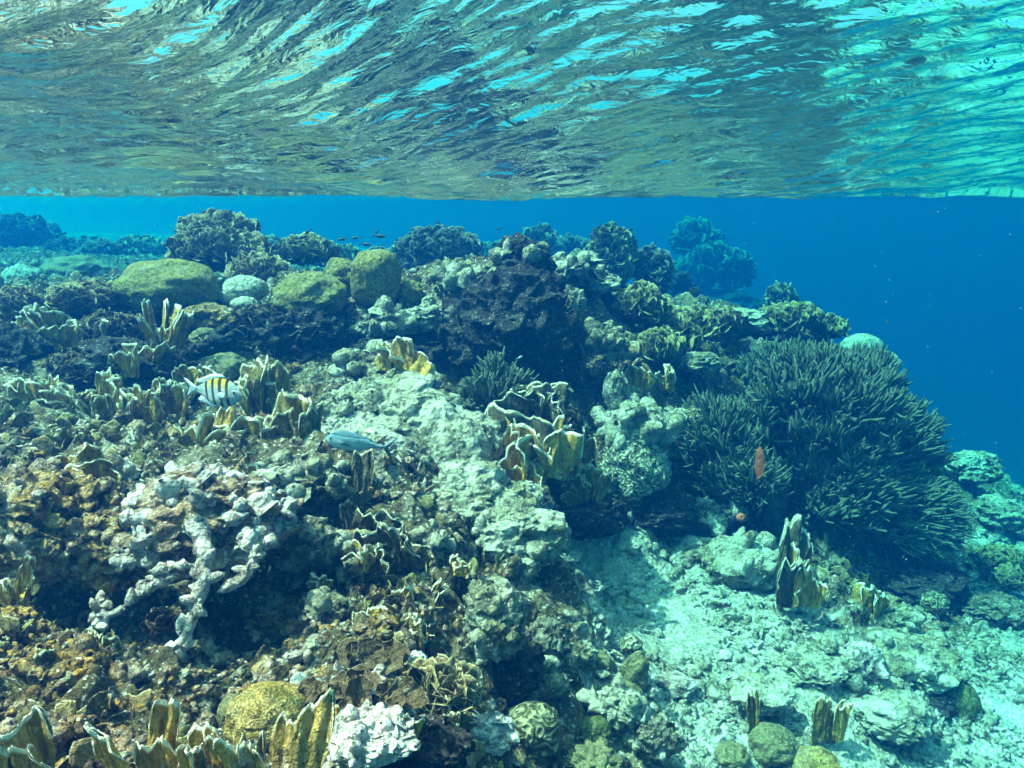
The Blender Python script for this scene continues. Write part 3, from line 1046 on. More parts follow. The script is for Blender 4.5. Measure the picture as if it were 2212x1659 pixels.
def fish(name, label, cat, p, length, top, bot, mats, rot, width=.16, fins='full', group=None):
    """body along +X (snout), profile lists of (x 0..1 from tail root to snout, half height)"""
    r = thing(name, label, cat, p, 0, group)
    r.rotation_euler = rot
    r.scale = (length,) * 3
    k, n = 20, 26
    xs = np.linspace(0, 1, n)
    tp = np.interp(xs, *zip(*top))
    bt = np.interp(xs, *zip(*bot))
    ker = np.array([.25, .5, .25])
    for _ in range(2):
        tp[1:-1] = np.convolve(tp, ker, 'valid')
        bt[1:-1] = np.convolve(bt, ker, 'valid')
    wdt = width * np.interp(xs, [0, .15, .45, .7, .9, 1], [.12, .28, .85, 1, .62, .06])
    th = np.linspace(0, 2 * np.pi, k, endpoint=False)
    V = []
    for i in range(n):
        mid, hh = (tp[i] - bt[i]) / 2, (tp[i] + bt[i]) / 2
        V.append(np.stack([np.full(k, xs[i] - .5), np.cos(th) * wdt[i] / 2, mid + np.sin(th) * hh], 1))
    V = np.concatenate(V)
    F = grid_faces(n, k, True)
    body = obj('body', new_mesh('body', V, F), mats[0], r)

    def fin(nm, pts, th_=.008, y=0.0, yaw=0.0):
        """flat fin: outline points (x,z), thin lens thickness"""
        pts = np.array(pts, float)
        c = pts.mean(0)
        m_ = len(pts)
        out = np.stack([pts[:, 0], np.zeros(m_), pts[:, 1]], 1)
        inn = np.stack([c[0] + (pts[:, 0] - c[0]) * .55, np.full(m_, th_), c[1] + (pts[:, 1] - c[1]) * .55], 1)
        cen = np.stack([c[0] + (pts[:, 0] - c[0]) * .05, np.full(m_, th_), c[1] + (pts[:, 1] - c[1]) * .05], 1)
        V_ = np.concatenate([cen, inn, out, inn * (1, -1, 1), cen * (1, -1, 1)])
        o = obj(nm, new_mesh(nm, V_, grid_faces(5, m_, True)), mats[1], r, (0, y, 0), (0, 0, yaw))
        return o

    if fins == 'full':          # deep-bodied damselfish
        fin('tail_fin', [(-.47, .05), (-.56, .07), (-.70, .17), (-.80, .20), (-.72, .10), (-.665, .02), (-.71, -.08), (-.77, -.20), (-.68, -.16), (-.56, -.07), (-.47, -.05)])
        fin('dorsal_fin', [(.22, .29), (.05, .37), (-.12, .365), (-.26, .31), (-.42, .23), (-.52, .19), (-.44, .10), (-.36, .10), (-.2, .20), (0, .27)])
        fin('anal_fin', [(.02, -.27), (-.10, -.33), (-.26, -.29), (-.45, -.24), (-.50, -.19), (-.40, -.10), (-.25, -.17), (-.1, -.23)])
        fin('pelvic_fin', [(.20, -.24), (.13, -.33), (-.02, -.37), (.05, -.27)], .006, .03)
        for sgn in (-1, 1):
            fin('pectoral_fin', [(.24, .0), (.14, .05), (.03, .02), (.02, -.05), (.10, -.09), (.22, -.05)], .004, sgn * .085, sgn * .25)
        ez, ex, er = .055, .36, .030
    elif fins == 'jack':
        fin('tail_fin', [(-.48, .02), (-.55, .03), (-.64, .12), (-.74, .215), (-.76, .21), (-.69, .10), (-.63, .0), (-.68, -.10), (-.74, -.21), (-.72, -.215), (-.63, -.12), (-.55, -.03), (-.48, -.02)])
        fin('dorsal_fin', [(.10, .17), (.03, .215), (-.06, .18), (-.25, .115), (-.46, .035), (-.44, .015), (-.2, .07), (0, .12)], .004)
        fin('anal_fin', [(.0, -.14), (-.06, -.19), (-.14, -.14), (-.30, -.075), (-.46, -.03), (-.44, -.012), (-.2, -.06)], .004)
        for sgn in (-1, 1):
            fin('pectoral_fin', [(.26, .0), (.16, .01), (.02, -.05), (.08, -.05), (.22, -.03)], .004, sgn * .068, sgn * .2)
        ez, ex, er = .03, .40, .020
    else:
        fin('tail_fin', [(-.46, .04), (-.56, .06), (-.74, .17), (-.66, .0), (-.74, -.17), (-.56, -.06), (-.46, -.04)])
        fin('dorsal_fin', [(.2, .14), (.0, .21), (-.25, .15), (-.38, .06), (0, .12)])
        fin('anal_fin', [(.05, -.14), (-.12, -.2), (-.34, -.10), (-.30, -.05)])
        ez, ex, er = .03, .36, .022
    S, SF = QS[7]
    for sgn in (-1, 1):
        hw = float(np.interp(ex + .5, xs, wdt)) / 2
        e = obj('eye', new_mesh('eye', S * (er, er * .45, er) , SF), M['eye'], r, (ex, sgn * hw * .93, ez))
        th2 = np.linspace(0, 2 * np.pi, 16, endpoint=False)
        A = Acc()
        ring = []
        for rr, yy in ((er * 1.5, 0), (er * 1.25, er * .22), (er * .95, er * .2)):
            ring.append(np.stack([rr * np.cos(th2), np.full(16, sgn * yy), rr * np.sin(th2)], 1))
        A.add(np.concatenate(ring), grid_faces(3, 16, True))
        obj('iris', A.mesh('iris'), M['eye_ring'], e)
    return r


def cup_coral(label, px, py, wp, hp, t, n, rad, mat='lettuce_brown', group=None):
    """overlapping shallow cups, each a plate of its own"""
    c, t = place(px, py, t)
    W, Hh = wp / 1600 * t, hp / 1600 * t
    r = thing('cup_coral', label, 'cup coral', c, 0, group)
    na, nr = 22, 6
    for i in range(n):
        rr = rad * rng.uniform(.7, 1.25)
        ph = rng.uniform(0, 9)
        a = np.linspace(0, 2 * np.pi, na, endpoint=False)
        rows, rim = [], []
        prof = [(.12, -.25), (.4, -.12), (.7, .02), (.9, .16), (1.0, .27), (1.0, .29), (.88, .13), (.66, -.03), (.38, -.18), (.10, -.36)]
        wav = 1 + .16 * np.sin(2 * a + 2.7 * ph) + .12 * np.sin(3 * a + ph) + .09 * np.sin(7 * a + 2 * ph)
        for q, z in prof:
            rows.append(np.stack([rr * q * np.cos(a) * wav, rr * q * np.sin(a) * wav, rr * z * .8 + rr * .16 * q * np.sin(4 * a + ph) + rr * .06 * q * np.sin(9 * a)], 1))
            rim.append(np.full(na, q))
        V = np.concatenate(rows)
        d = np.array([rng.normal() * .45, -.75 + rng.normal() * .3, .75])
        V = V @ frame_to(d).T
        obj('cup', new_mesh('cup', V, grid_faces(len(prof), na, True), {'rim': np.concatenate(rim)}), M[mat], r,
            (rng.uniform(-.5, .5) * W, rng.uniform(-.35, .35) * W * .5, rng.uniform(-.5, .5) * Hh))
    return r


# ================================================================== the reef, thing by thing
# ---- rocks: name, label, category, px, py, width, height, depth, material, options
LEDGE = dict(deep=.75, n=64)
for a, k in [
    # the knobbly dead-coral heap on the left
    (('a knobbly mauve and white mass of dead coral hanging over a dark hollow', 445, 1130, 400, 250, 1.55, 'rock_heap'), dict(LEDGE, stubs=130)),
    (('brown turfed coral rock with orange top at the left edge', 95, 1130, 300, 230, 1.52, 'rock_warm'), dict(LEDGE, stubs=90)),
    (('brown turfed coral rock wedged between the orange rock and bleached heap', 245, 1180, 220, 190, 1.52, 'rock_warm'), dict(n=64, stubs=60)),
    (('low brown rock in the dark gap below the orange topped rock', 20, 1380, 130, 130, 1.34, 'rock_warm'), dict(n=44, stubs=30)),
    (('ochre dead coral lump behind the bleached heap', 230, 1020, 240, 90, 1.85, 'rock_warm'), dict(n=44, stubs=50)),
    (('grey pitted dead coral lump between the heap and pale slope', 640, 1060, 250, 130, 1.85, 'rock'), dict(n=64, stubs=60)),
    (('grey pitted rock under the right end of the bleached heap', 660, 1180, 170, 130, 1.68, 'rock'), dict(n=44, stubs=30)),
    (('rounded purple grey rock with yellow top beside the dark hollow', 700, 1325, 130, 120, 1.55, 'rock'), dict(n=44, stubs=16)),
    (('dark algae covered wall with painted shade at the back of the hollow under the heap', 430, 1400, 330, 210, 1.60, 'rock_dark'), dict(n=64, knob=.7)),  # dark colour deepens the shade of the hollow
    (('dark rock with painted shade on the floor of the hollow right of the long branch', 560, 1430, 200, 140, 1.56, 'rock_dark'), dict(n=44)),  # coloured dark to blacken the hollow floor
    (('brown crusted rock low in the bottom left hollow', 150, 1440, 200, 130, 1.22, 'rock_warm'), dict(n=44, stubs=14)),
    (('long flat dead coral plate under the brown cup corals', 730, 1530, 330, 55, 1.2, 'rock_white'), dict(n=44, stubs=26)),
    (('bright bleached knobbly rock at the bottom left of centre', 800, 1590, 220, 80, 1.08, 'rock_white'), dict(n=44, stubs=40)),
    (('bright bleached rock beside the ridged brain coral at the bottom', 1050, 1585, 120, 75, 1.42, 'rock_white'), dict(n=44, stubs=20)),
    (('small white rock beside the brown cup corals', 893, 1428, 60, 48, 1.45, 'rock_white'), dict(n=24)),
    (('dark shaded rock under the bright bleached rocks at the bottom', 930, 1610, 190, 110, 1.22, 'rock_dark'), dict(n=44)),
    # pale slope in the middle
    (('grey crested rock on top of the pale central slope', 790, 800, 150, 80, 2.62, 'rock'), dict(n=64, stubs=24)),
    (('pale grey rock right of the yellow coral tuft', 880, 830, 120, 70, 2.58, 'rock'), dict(n=44, stubs=14)),
    (('broad pale sandy rock forming the central slope', 850, 925, 330, 220, 2.42, 'rock_pale'), dict(n=64, deep=1.0, knob=.5, stubs=26)),
    (('long pale boulder sloping down right of the silver fish', 990, 955, 190, 150, 2.35, 'rock_pale'), dict(n=44, tilt=.5, knob=.7)),
    (('long continuous pale slab running down the centre of the reef', 945, 1020, 250, 300, 2.3, 'rock_pale'), dict(n=64, deep=.7, knob=.35, tilt=.35)),
    (('greenish grey boulder below the broad brown coral plate', 1010, 1085, 250, 180, 2.15, 'rock_pale'), dict(n=64, knob=.7)),
    (('pale boulder jutting over a shadowed gap in the centre', 1115, 1150, 225, 150, 2.08, 'rock_pale'), dict(n=64, knob=.6, stubs=8)),
    (('pale boulder at the upper rim of the shadowed gap', 1125, 1075, 110, 80, 2.2, 'rock_pale'), dict(n=44, knob=.6)),
    (('upright pale pitted boulder with a horned top in the lower centre', 1065, 1345, 145, 180, 1.62, 'rock_pale'), dict(n=64, knob=1.0, stubs=10)),
    (('dark rock in the shade beneath the upright horned boulder', 1090, 1450, 180, 120, 1.68, 'rock_dark'), dict(n=44)),
    (('grey ridge of rock running right of the upright horned boulder', 1180, 1380, 110, 110, 1.85, 'rock'), dict(n=44, tilt=.6)),
    (('rough grey boulder just above the ridged brain coral', 1165, 1485, 140, 85, 1.72, 'rock'), dict(n=44, stubs=12)),
    (('pale rock between the horned boulder and olive lobed coral', 1245, 1420, 110, 80, 1.95, 'rock_pale'), dict(n=44)),
    (('upright dark crusted rock column with a pale flat top', 930, 1195, 75, 150, 1.78, 'rock'), dict(n=44, stubs=14)),
    (('thin dark rock column with a yellow tip', 988, 1270, 45, 150, 1.7, 'rock_dark'), dict(n=44)),
    (('low grey rock beneath the two pale yellow blades', 790, 1210, 150, 80, 1.72, 'rock'), dict(n=44, stubs=20)),
    # left wall and crest; the dark rocks in its gaps carry painted shade
    (('flat pinkish grey slab below the largest olive boulder coral', 445, 685, 165, 62, 2.88, 'rock_warm'), dict(n=44, knob=.5)),
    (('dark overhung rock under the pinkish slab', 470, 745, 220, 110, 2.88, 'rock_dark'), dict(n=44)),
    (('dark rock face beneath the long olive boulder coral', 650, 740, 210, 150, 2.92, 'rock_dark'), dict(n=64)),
    (('dark rock with painted crevice shade behind the sergeant like banded fish', 300, 800, 260, 160, 2.62, 'rock_dark'), dict(n=44)),
    (('dark rock with painted shade at the left edge beside the middle height corals', 40, 790, 190, 190, 2.55, 'rock_dark'), dict(n=44)),
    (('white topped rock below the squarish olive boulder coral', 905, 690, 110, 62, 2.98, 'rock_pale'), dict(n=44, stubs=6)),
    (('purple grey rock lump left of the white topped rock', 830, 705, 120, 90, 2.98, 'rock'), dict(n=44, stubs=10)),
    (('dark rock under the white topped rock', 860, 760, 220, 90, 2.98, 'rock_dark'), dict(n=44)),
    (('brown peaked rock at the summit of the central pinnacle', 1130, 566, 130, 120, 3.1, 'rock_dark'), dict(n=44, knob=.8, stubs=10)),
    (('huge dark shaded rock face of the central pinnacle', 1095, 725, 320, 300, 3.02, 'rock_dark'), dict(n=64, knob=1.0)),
    (('grey knobbly shoulder rock left of the pinnacle summit', 1020, 620, 150, 90, 3.08, 'rock'), dict(n=44, stubs=24)),
    (('pale knobbly rocks right behind the pinnacle summit', 1230, 590, 120, 60, 3.35, 'rock'), dict(n=44, stubs=14)),
    (('pale sloping flank rock right of the dark pinnacle face', 1235, 670, 70, 120, 3.05, 'rock_pale'), dict(n=44, tilt=-.5)),
    (('pale rock between the pinnacle and the two dark leafy columns', 1300, 610, 90, 60, 3.5, 'rock_pale'), dict(n=44)),
    (('large pale lumpy rock on the right shoulder of the pinnacle', 1310, 745, 110, 90, 3.02, 'rock_pale'), dict(n=44, stubs=14)),
    (('upright pale stump below the right shoulder of the pinnacle', 1332, 850, 60, 110, 2.95, 'rock_pale'), dict(n=44, knob=.7)),
    (('small pale boulder by the foot of the dark pinnacle face', 1285, 785, 60, 55, 2.98, 'rock'), dict(n=24)),
    (('pale knobbly rock above the maze patterned brain coral', 1385, 925, 170, 100, 2.92, 'rock_pale'), dict(n=64, stubs=50)),
    (('dark rock in the shade left of the maze patterned brain coral', 1240, 1040, 140, 150, 2.85, 'rock_dark'), dict(n=44)),
    (('bright pale slab at the left edge of the sea rod thicket', 1512, 785, 95, 50, 3.42, 'rock_pale'), dict(n=44, knob=.7)),
    (('long pale ridge rock above the sea rod thicket', 1610, 695, 140, 60, 4.15, 'rock_pale'), dict(n=44, tilt=.5)),
    (('dark rock beneath the long pale ridge above the sea rods', 1670, 760, 190, 90, 4.15, 'rock_dark'), dict(n=44)),
    (('dark rock behind the yellow green corals right of the pinnacle', 1420, 770, 200, 130, 3.55, 'rock_dark'), dict(n=44)),
    (('hazy far ridge rock joining the distant leafy heads to the reef', 1600, 685, 260, 110, 10.5, 'rock_dark'), dict(n=44)),
    (('hazy far rock behind the right ridge, nearest the open water', 1700, 705, 170, 70, 7.5, 'rock_dark'), dict(n=44)),
    (('hazy dark rock behind the two dark leafy columns', 1450, 630, 120, 100, 7.0, 'rock_dark'), dict(n=44)),
    # sand side
    (('rock painted dark as shade between the pale jutting boulder and maze coral', 1255, 1110, 230, 110, 2.86, 'rock_dark'), dict(n=44)),  # added rock, its dark colour stands in for shade
    (('rock painted dark as shade right under the maze patterned brain coral', 1420, 1110, 190, 90, 2.98, 'rock_dark'), dict(n=44)),  # another added rock with the shade in its colour
    (('rock painted dark as hollow shade beneath the thick slab on the right', 1990, 1500, 190, 70, 2.44, 'rock_dark'), dict(n=44)),  # added under the slab; dark colour paints the shaded hollow
    (('pale turfed mound between the sand patch and tall coral slab', 1600, 1220, 190, 110, 2.85, 'rock_pale'), dict(n=64, knob=.5, stubs=20)),
    (('long pale rock lying at the back of the sand patch', 1490, 1185, 130, 62, 2.95, 'rock_pale'), dict(n=44, knob=.6)),
    (('small lumpy rock in the shade below the red sponge', 1530, 1110, 120, 60, 3.05, 'rock'), dict(n=44, stubs=10)),
    (('pitted round rock with a pale rim below the sea rod shade', 1800, 1335, 90, 75, 2.72, 'rock'), dict(n=44, stubs=10)),
    (('pale lumpy boulder behind the overhung slab on the right', 1915, 1345, 150, 90, 2.72, 'rock_pale'), dict(n=44, stubs=10)),
    (('thick pale slab overhanging a shaded hollow on the right', 1960, 1430, 220, 110, 2.5, 'rock_pale'), dict(n=64, knob=.6, stubs=10)),
    (('knobbly white rock at the left end of the overhanging slab', 1868, 1445, 80, 120, 2.4, 'rock_white'), dict(n=44, stubs=14)),
    (('low rough slab among the rubble below the overhanging slab', 1760, 1440, 180, 60, 2.35, 'rock_pale'), dict(n=44, knob=.7, stubs=10)),
    (('oval pale slab in the rubble at the lower right of centre', 1640, 1500, 150, 60, 2.15, 'rock_pale'), dict(n=44, knob=.5)),
    (('white sunlit stone on the rubble beside the olive lobed coral', 1450, 1480, 110, 45, 2.15, 'rock_white'), dict(n=44, knob=.4)),
    (('grey lumpy rock by the green star coral at the bottom', 1330, 1530, 120, 90, 1.8, 'rock_pale'), dict(n=44, stubs=10)),
    (('dark green rock beside the smooth olive mound at the bottom', 1410, 1600, 110, 110, 1.78, 'rock'), dict(n=44, stubs=14)),
    (('pale rock sloping along the sand near the lower right corner', 1930, 1545, 170, 90, 2.2, 'rock_pale'), dict(n=44, tilt=.4, knob=.6)),
    (('pale hazy outcrop right of the sea rods by the blue drop', 2100, 1010, 130, 80, 4.5, 'rock_pale'), dict(n=44)),
    (('pale hazy outcrop halfway down the right edge', 2170, 1110, 140, 80, 4.1, 'rock_pale'), dict(n=44)),
    (('pale rocky shelf at the right edge below the yellow green corals', 2150, 1320, 150, 70, 3.1, 'rock'), dict(n=44)),
    (('round pale stone at the right edge by the dark shelf', 2120, 1390, 70, 60, 2.9, 'rock_pale'), dict(n=24)),
    (('low dark shelf rock under the sea rods on the right', 1990, 1265, 210, 80, 3.2, 'rock_dark'), dict(n=44)),
    (('dark rock the main sea rod bush grows on', 1760, 1120, 260, 220, 3.5, 'rock_dark'), dict(n=44)),
]:
    rock('coral_rock', a[0], 'rock', *a[1:], group='coral rocks of the reef', **k)

# ---- massive corals
BC = 'boulder corals along the reef crest'
for a, k in [
    (('boulder_coral', 'largest olive boulder coral, a flattened dome on the left crest', 'boulder coral', 364, 622, 218, 125, 2.95, 'boulder'), dict(lump=.07)),
    (('boulder_coral', 'long olive boulder coral left of the squarish one', 'boulder coral', 668, 640, 165, 120, 3.0, 'boulder'), dict(lump=.10)),
    (('boulder_coral', 'tall squarish olive boulder coral beside the dark leafy coral', 'boulder coral', 812, 600, 112, 125, 3.05, 'boulder'), dict(lump=.08, square=.2, freq=1.1)),
    (('boulder_coral', 'yellowish saddle of boulder coral behind the long and squarish ones', 'boulder coral', 742, 592, 90, 72, 3.15, 'boulder'), dict()),
    (('boulder_coral', 'small olive boulder coral right of the tall squarish one', 'boulder coral', 886, 632, 58, 56, 3.1, 'boulder'), dict(n=24)),
    (('boulder_coral', 'pale green dome coral between two olive boulder corals', 'boulder coral', 530, 624, 100, 60, 3.05, 'boulder_pale'), dict(lump=.05)),
    (('boulder_coral', 'small pale green coral knob left of the pale dome', 'boulder coral', 496, 640, 44, 48, 2.98, 'boulder_pale'), dict(lump=.05, n=24)),
    (('boulder_coral', 'small pale coral tucked below the pale dome', 'boulder coral', 528, 657, 60, 36, 2.93, 'boulder_pale'), dict(lump=.05, n=24)),
    (('boulder_coral', 'hazy wide rounded coral far on the left', 'boulder coral', 165, 592, 150, 82, 5.0, 'olive'), dict()),
    (('boulder_coral', 'hazy pale rounded coral at the far left edge', 'boulder coral', 48, 606, 85, 75, 4.6, 'boulder_pale'), dict()),
    (('boulder_coral', 'dark green dome in the shade above the banded fish', 'boulder coral', 480, 800, 120, 80, 2.66, 'olive'), dict()),
    (('boulder_coral', 'dark rounded coral under the pinkish slab', 'boulder coral', 445, 728, 70, 52, 2.8, 'olive'), dict(n=24)),
    (('boulder_coral', 'pale smooth dome at the right end of the reef against blue water', 'boulder coral', 1862, 752, 90, 66, 4.5, 'boulder_pale'), dict(lump=.06)),
    (('boulder_coral', 'lower pale smooth dome at the right end of the reef', 'boulder coral', 1900, 785, 90, 62, 4.3, 'boulder_pale'), dict(lump=.06)),
    (('brain_coral', 'tan brain coral peeping out left of the sea rod thicket', 'brain coral', 1492, 915, 78, 80, 3.15, 'brain'), dict(lump=.05)),
    (('brain_coral', 'large pale brain coral with maze like ridges in the shade', 'brain coral', 1372, 1010, 160, 165, 2.88, 'brain_pale'), dict(lump=.16, deep=.6)),
    (('brain_coral', 'round olive brain coral with fine ridges at the bottom', 'brain coral', 1150, 1580, 122, 130, 1.6, 'brain'), dict(lump=.06, square=.1)),
    (('brain_coral', 'small pale ridged brain coral above the olive lobed coral', 'brain coral', 1364, 1392, 48, 42, 2.05, 'brain_pale'), dict(lump=.03, n=24)),
    (('star_coral', 'yellow green star coral stacked above the smooth olive mound', 'star coral', 1284, 1580, 78, 62, 1.72, 'green'), dict(lump=.10, n=24)),
    (('mound_coral', 'smooth olive mound with grooves at the bottom edge', 'mound coral', 1282, 1645, 130, 76, 1.6, 'olive'), dict(lump=.30, freq=1.9)),
    (('mound_coral', 'mustard yellow mound coral at the bottom left', 'mound coral', 580, 1552, 180, 150, 1.16, 'mustard'), dict(lump=.10, square=.15)),
    (('mound_coral', 'smooth grey olive dome left behind the mustard mound', 'mound coral', 505, 1545, 70, 100, 1.2, 'olive'), dict(lump=.05)),
    (('mound_coral', 'dark green round coral beneath the overhanging slab on the right', 'mound coral', 2066, 1522, 95, 115, 2.42, 'green'), dict(lump=.06)),
    (('mound_coral', 'greenish round coral near the bottom right of centre', 'mound coral', 1668, 1608, 105, 92, 1.98, 'olive'), dict(lump=.10)),
    (('mound_coral', 'pale yellow mound coral cut by the bottom edge', 'mound coral', 1755, 1652, 130, 70, 1.95, 'mustard'), dict(lump=.14)),
    (('mound_coral', 'dull small round coral near the bottom, left of the greenish one', 'mound coral', 1582, 1634, 78, 62, 1.93, 'olive'), dict(n=24)),
    (('mound_coral', 'dim round coral in the blue shade under the sea rods', 'mound coral', 2020, 1302, 62, 52, 3.0, 'brain'), dict(n=24)),
    (('mound_coral', 'round dull coral head in the shadowed gap in the centre', 'mound coral', 1192, 1298, 62, 78, 2.3, 'olive'), dict(n=24, lump=.14)),
]:
    mound(*a, group='massive corals', **k)

# lobed coral: one thing of three fused lobes
lc, lt = place(1350, 1500, 1.98)
lobed = thing('lobed_coral', 'smooth olive coral of three upright lobes beside the rubble', 'lobed coral', lc)
for px_, py_, w_, h_, tl in [(1305, 1438, 46, 72, -.5), (1372, 1452, 62, 92, .12), (1350, 1500, 84, 80, 0)]:
    S_, F_ = QS[24]
    V_ = S_ * (1 + .22 * perlin(S_ * 1.5 + px_, 3))[:, None] * np.array([w_, w_ * .8, h_]) / 1600 * 1.98 / 2
    V_ = V_ @ rotm(0, tl, 0).T
    obj('lobe', new_mesh('lobe', V_, F_), M['olive'], lobed, at(px_, py_, 1.98) - lc)

# ---- leaf corals
for a, k in [
    (('tan leaf coral crowning the left crest, highest of the tan pile', 472, 500, 185, 75, 3.75, 'lettuce'), dict(n=260, leaf=.055)),
    (('broad tan leaf coral below the crowning one on the left crest', 480, 548, 255, 105, 3.6, 'lettuce'), dict(n=420, leaf=.055)),
    (('tan leaf coral on the right flank of the pile behind the pale dome', 560, 590, 170, 70, 3.4, 'lettuce'), dict(n=260, leaf=.05)),
    (('low green leaf coral right of the tan pile, under the small fish', 662, 548, 140, 70, 3.9, 'lettuce_green'), dict(n=260, leaf=.05)),
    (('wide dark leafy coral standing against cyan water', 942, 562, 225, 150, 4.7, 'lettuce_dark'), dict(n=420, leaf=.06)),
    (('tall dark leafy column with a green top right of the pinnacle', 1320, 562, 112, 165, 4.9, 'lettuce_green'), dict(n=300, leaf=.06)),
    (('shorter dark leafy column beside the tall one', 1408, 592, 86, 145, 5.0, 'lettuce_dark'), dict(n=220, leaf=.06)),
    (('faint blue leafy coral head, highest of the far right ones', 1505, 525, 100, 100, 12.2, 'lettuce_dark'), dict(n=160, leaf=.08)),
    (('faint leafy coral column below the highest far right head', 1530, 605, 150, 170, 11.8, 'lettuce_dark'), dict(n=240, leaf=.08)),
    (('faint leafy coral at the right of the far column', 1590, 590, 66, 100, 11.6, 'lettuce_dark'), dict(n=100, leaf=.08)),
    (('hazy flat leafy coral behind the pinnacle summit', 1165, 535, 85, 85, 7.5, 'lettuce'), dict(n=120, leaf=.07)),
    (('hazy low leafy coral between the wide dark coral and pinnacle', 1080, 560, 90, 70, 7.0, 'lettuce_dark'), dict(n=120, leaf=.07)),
    (('yellow green ruffled coral right below the tall leafy column', 1385, 665, 120, 95, 3.5, 'lettuce_green'), dict(n=260, leaf=.055)),
    (('yellow green ruffled coral spreading right above the sea rods', 1470, 715, 160, 90, 3.6, 'lettuce_green'), dict(n=300, leaf=.055)),
    (('yellow green ruffled coral hanging beside the pinnacle shoulder', 1420, 755, 110, 90, 3.4, 'lettuce_green'), dict(n=220, leaf=.05)),
    (('yellow green knobbly coral on the ridge nearest the blue water', 1710, 690, 140, 60, 4.1, 'lettuce_green'), dict(n=220, leaf=.06)),
    (('pale green knobbly coral at the right end of the ridge', 1790, 712, 80, 46, 4.2, 'lettuce_green'), dict(n=140, leaf=.06)),
    (('ruffled tan coral on the slope left of the ridge', 1560, 700, 100, 60, 3.95, 'lettuce'), dict(n=160, leaf=.055)),
    (('lone hazy coral fan sticking up from the right ridge', 1685, 645, 50, 56, 6.0, 'lettuce'), dict(n=50, leaf=.07)),
    (('big dark hazy leafy reef mass at the far left edge', 40, 535, 250, 140, 8.6, 'lettuce_dark'), dict(n=420, leaf=.08)),
    (('dark hazy leafy coral sloping down from the far left mass', 170, 560, 170, 80, 8.2, 'lettuce_dark'), dict(n=260, leaf=.07)),
    (('hazy low coral hump between the far left mass and the tan pile', 235, 556, 130, 62, 7.0, 'lettuce_dark'), dict(n=160, leaf=.06)),
    (('hazy low coral hump just right of the tan pile', 590, 552, 120, 66, 6.2, 'lettuce'), dict(n=200, leaf=.06)),
    (('hazy low coral under the row of small dark fish', 725, 560, 130, 56, 5.8, 'lettuce_green'), dict(n=200, leaf=.06)),
    (('hazy low coral right behind the squarish olive boulder', 815, 570, 110, 60, 5.6, 'lettuce_dark'), dict(n=160, leaf=.06)),
    (('hazy coral hump between the two far heads beside the pinnacle', 1235, 550, 100, 70, 7.4, 'lettuce_dark'), dict(n=140, leaf=.06)),
    (('hazy coral filling the gap left of the two dark leafy columns', 1265, 580, 90, 70, 5.6, 'lettuce'), dict(n=140, leaf=.06)),
    (('hazy green leafy coral left of the tan pile', 300, 552, 150, 74, 7.6, 'lettuce_green'), dict(n=220, leaf=.06)),
    (('tan leafy coral left of the largest olive boulder coral', 190, 655, 170, 80, 2.9, 'lettuce'), dict(n=340, leaf=.045)),
    (('tan leafy coral tuft at the left edge below the hazy domes', 40, 665, 120, 70, 2.85, 'lettuce'), dict(n=220, leaf=.045)),
    (('olive leafy coral below the flat olive dome on the left', 250, 720, 160, 80, 2.75, 'lettuce_brown'), dict(n=300, leaf=.04)),
    (('leafy olive coral bank above the bright yellow blades on the left', 200, 800, 170, 80, 2.55, 'lettuce_brown'), dict(n=300, leaf=.04)),
    (('tan leafy coral at the left edge in the middle of the slope', 50, 870, 150, 90, 2.35, 'lettuce'), dict(n=260, leaf=.035)),
    (('brown leafy coral under the pale dome and small knob', 560, 700, 110, 70, 2.9, 'lettuce_brown'), dict(n=180, leaf=.04)),
    (('brown ruffled coral behind the broad dark plate', 1190, 920, 130, 90, 2.55, 'lettuce_brown'), dict(n=260, leaf=.04)),
    (('yellow tan ruffled coral right of the broad dark plate', 1150, 985, 120, 100, 2.42, 'lettuce'), dict(n=240, leaf=.04)),
    (('green tan bladed coral right of the brown cup plates', 960, 1500, 130, 110, 1.36, 'lettuce'), dict(n=130, leaf=.034, up=1.2)),
    (('yellow green coral bank by the right edge below the sea rods', 2150, 1215, 120, 60, 3.7, 'lettuce_green'), dict(n=200, leaf=.05)),
    (('yellow green coral patch near the right edge lower bank', 2185, 1255, 80, 46, 3.5, 'lettuce_green'), dict(n=120, leaf=.045)),
    (('brown shelf coral in the gap beneath the bleached heap', 372, 1345, 90, 36, 1.4, 'lettuce_brown'), dict(n=70, leaf=.022)),
]:
    leaf_coral(*a, group='leaf corals on the reef', **k)

for a in [
    ('cluster of brown cup shaped plates at the lower left of centre', 800, 1498, 190, 46, 1.17, 18, .022),
    ('brown cup plates just above the long dead coral plate', 795, 1412, 100, 36, 1.32, 7, .028),
    ('brown cup patch left of the larger cups by the mustard mound', 690, 1505, 70, 36, 1.17, 6, .020),
]:
    cup_coral(*a, group='cup corals')

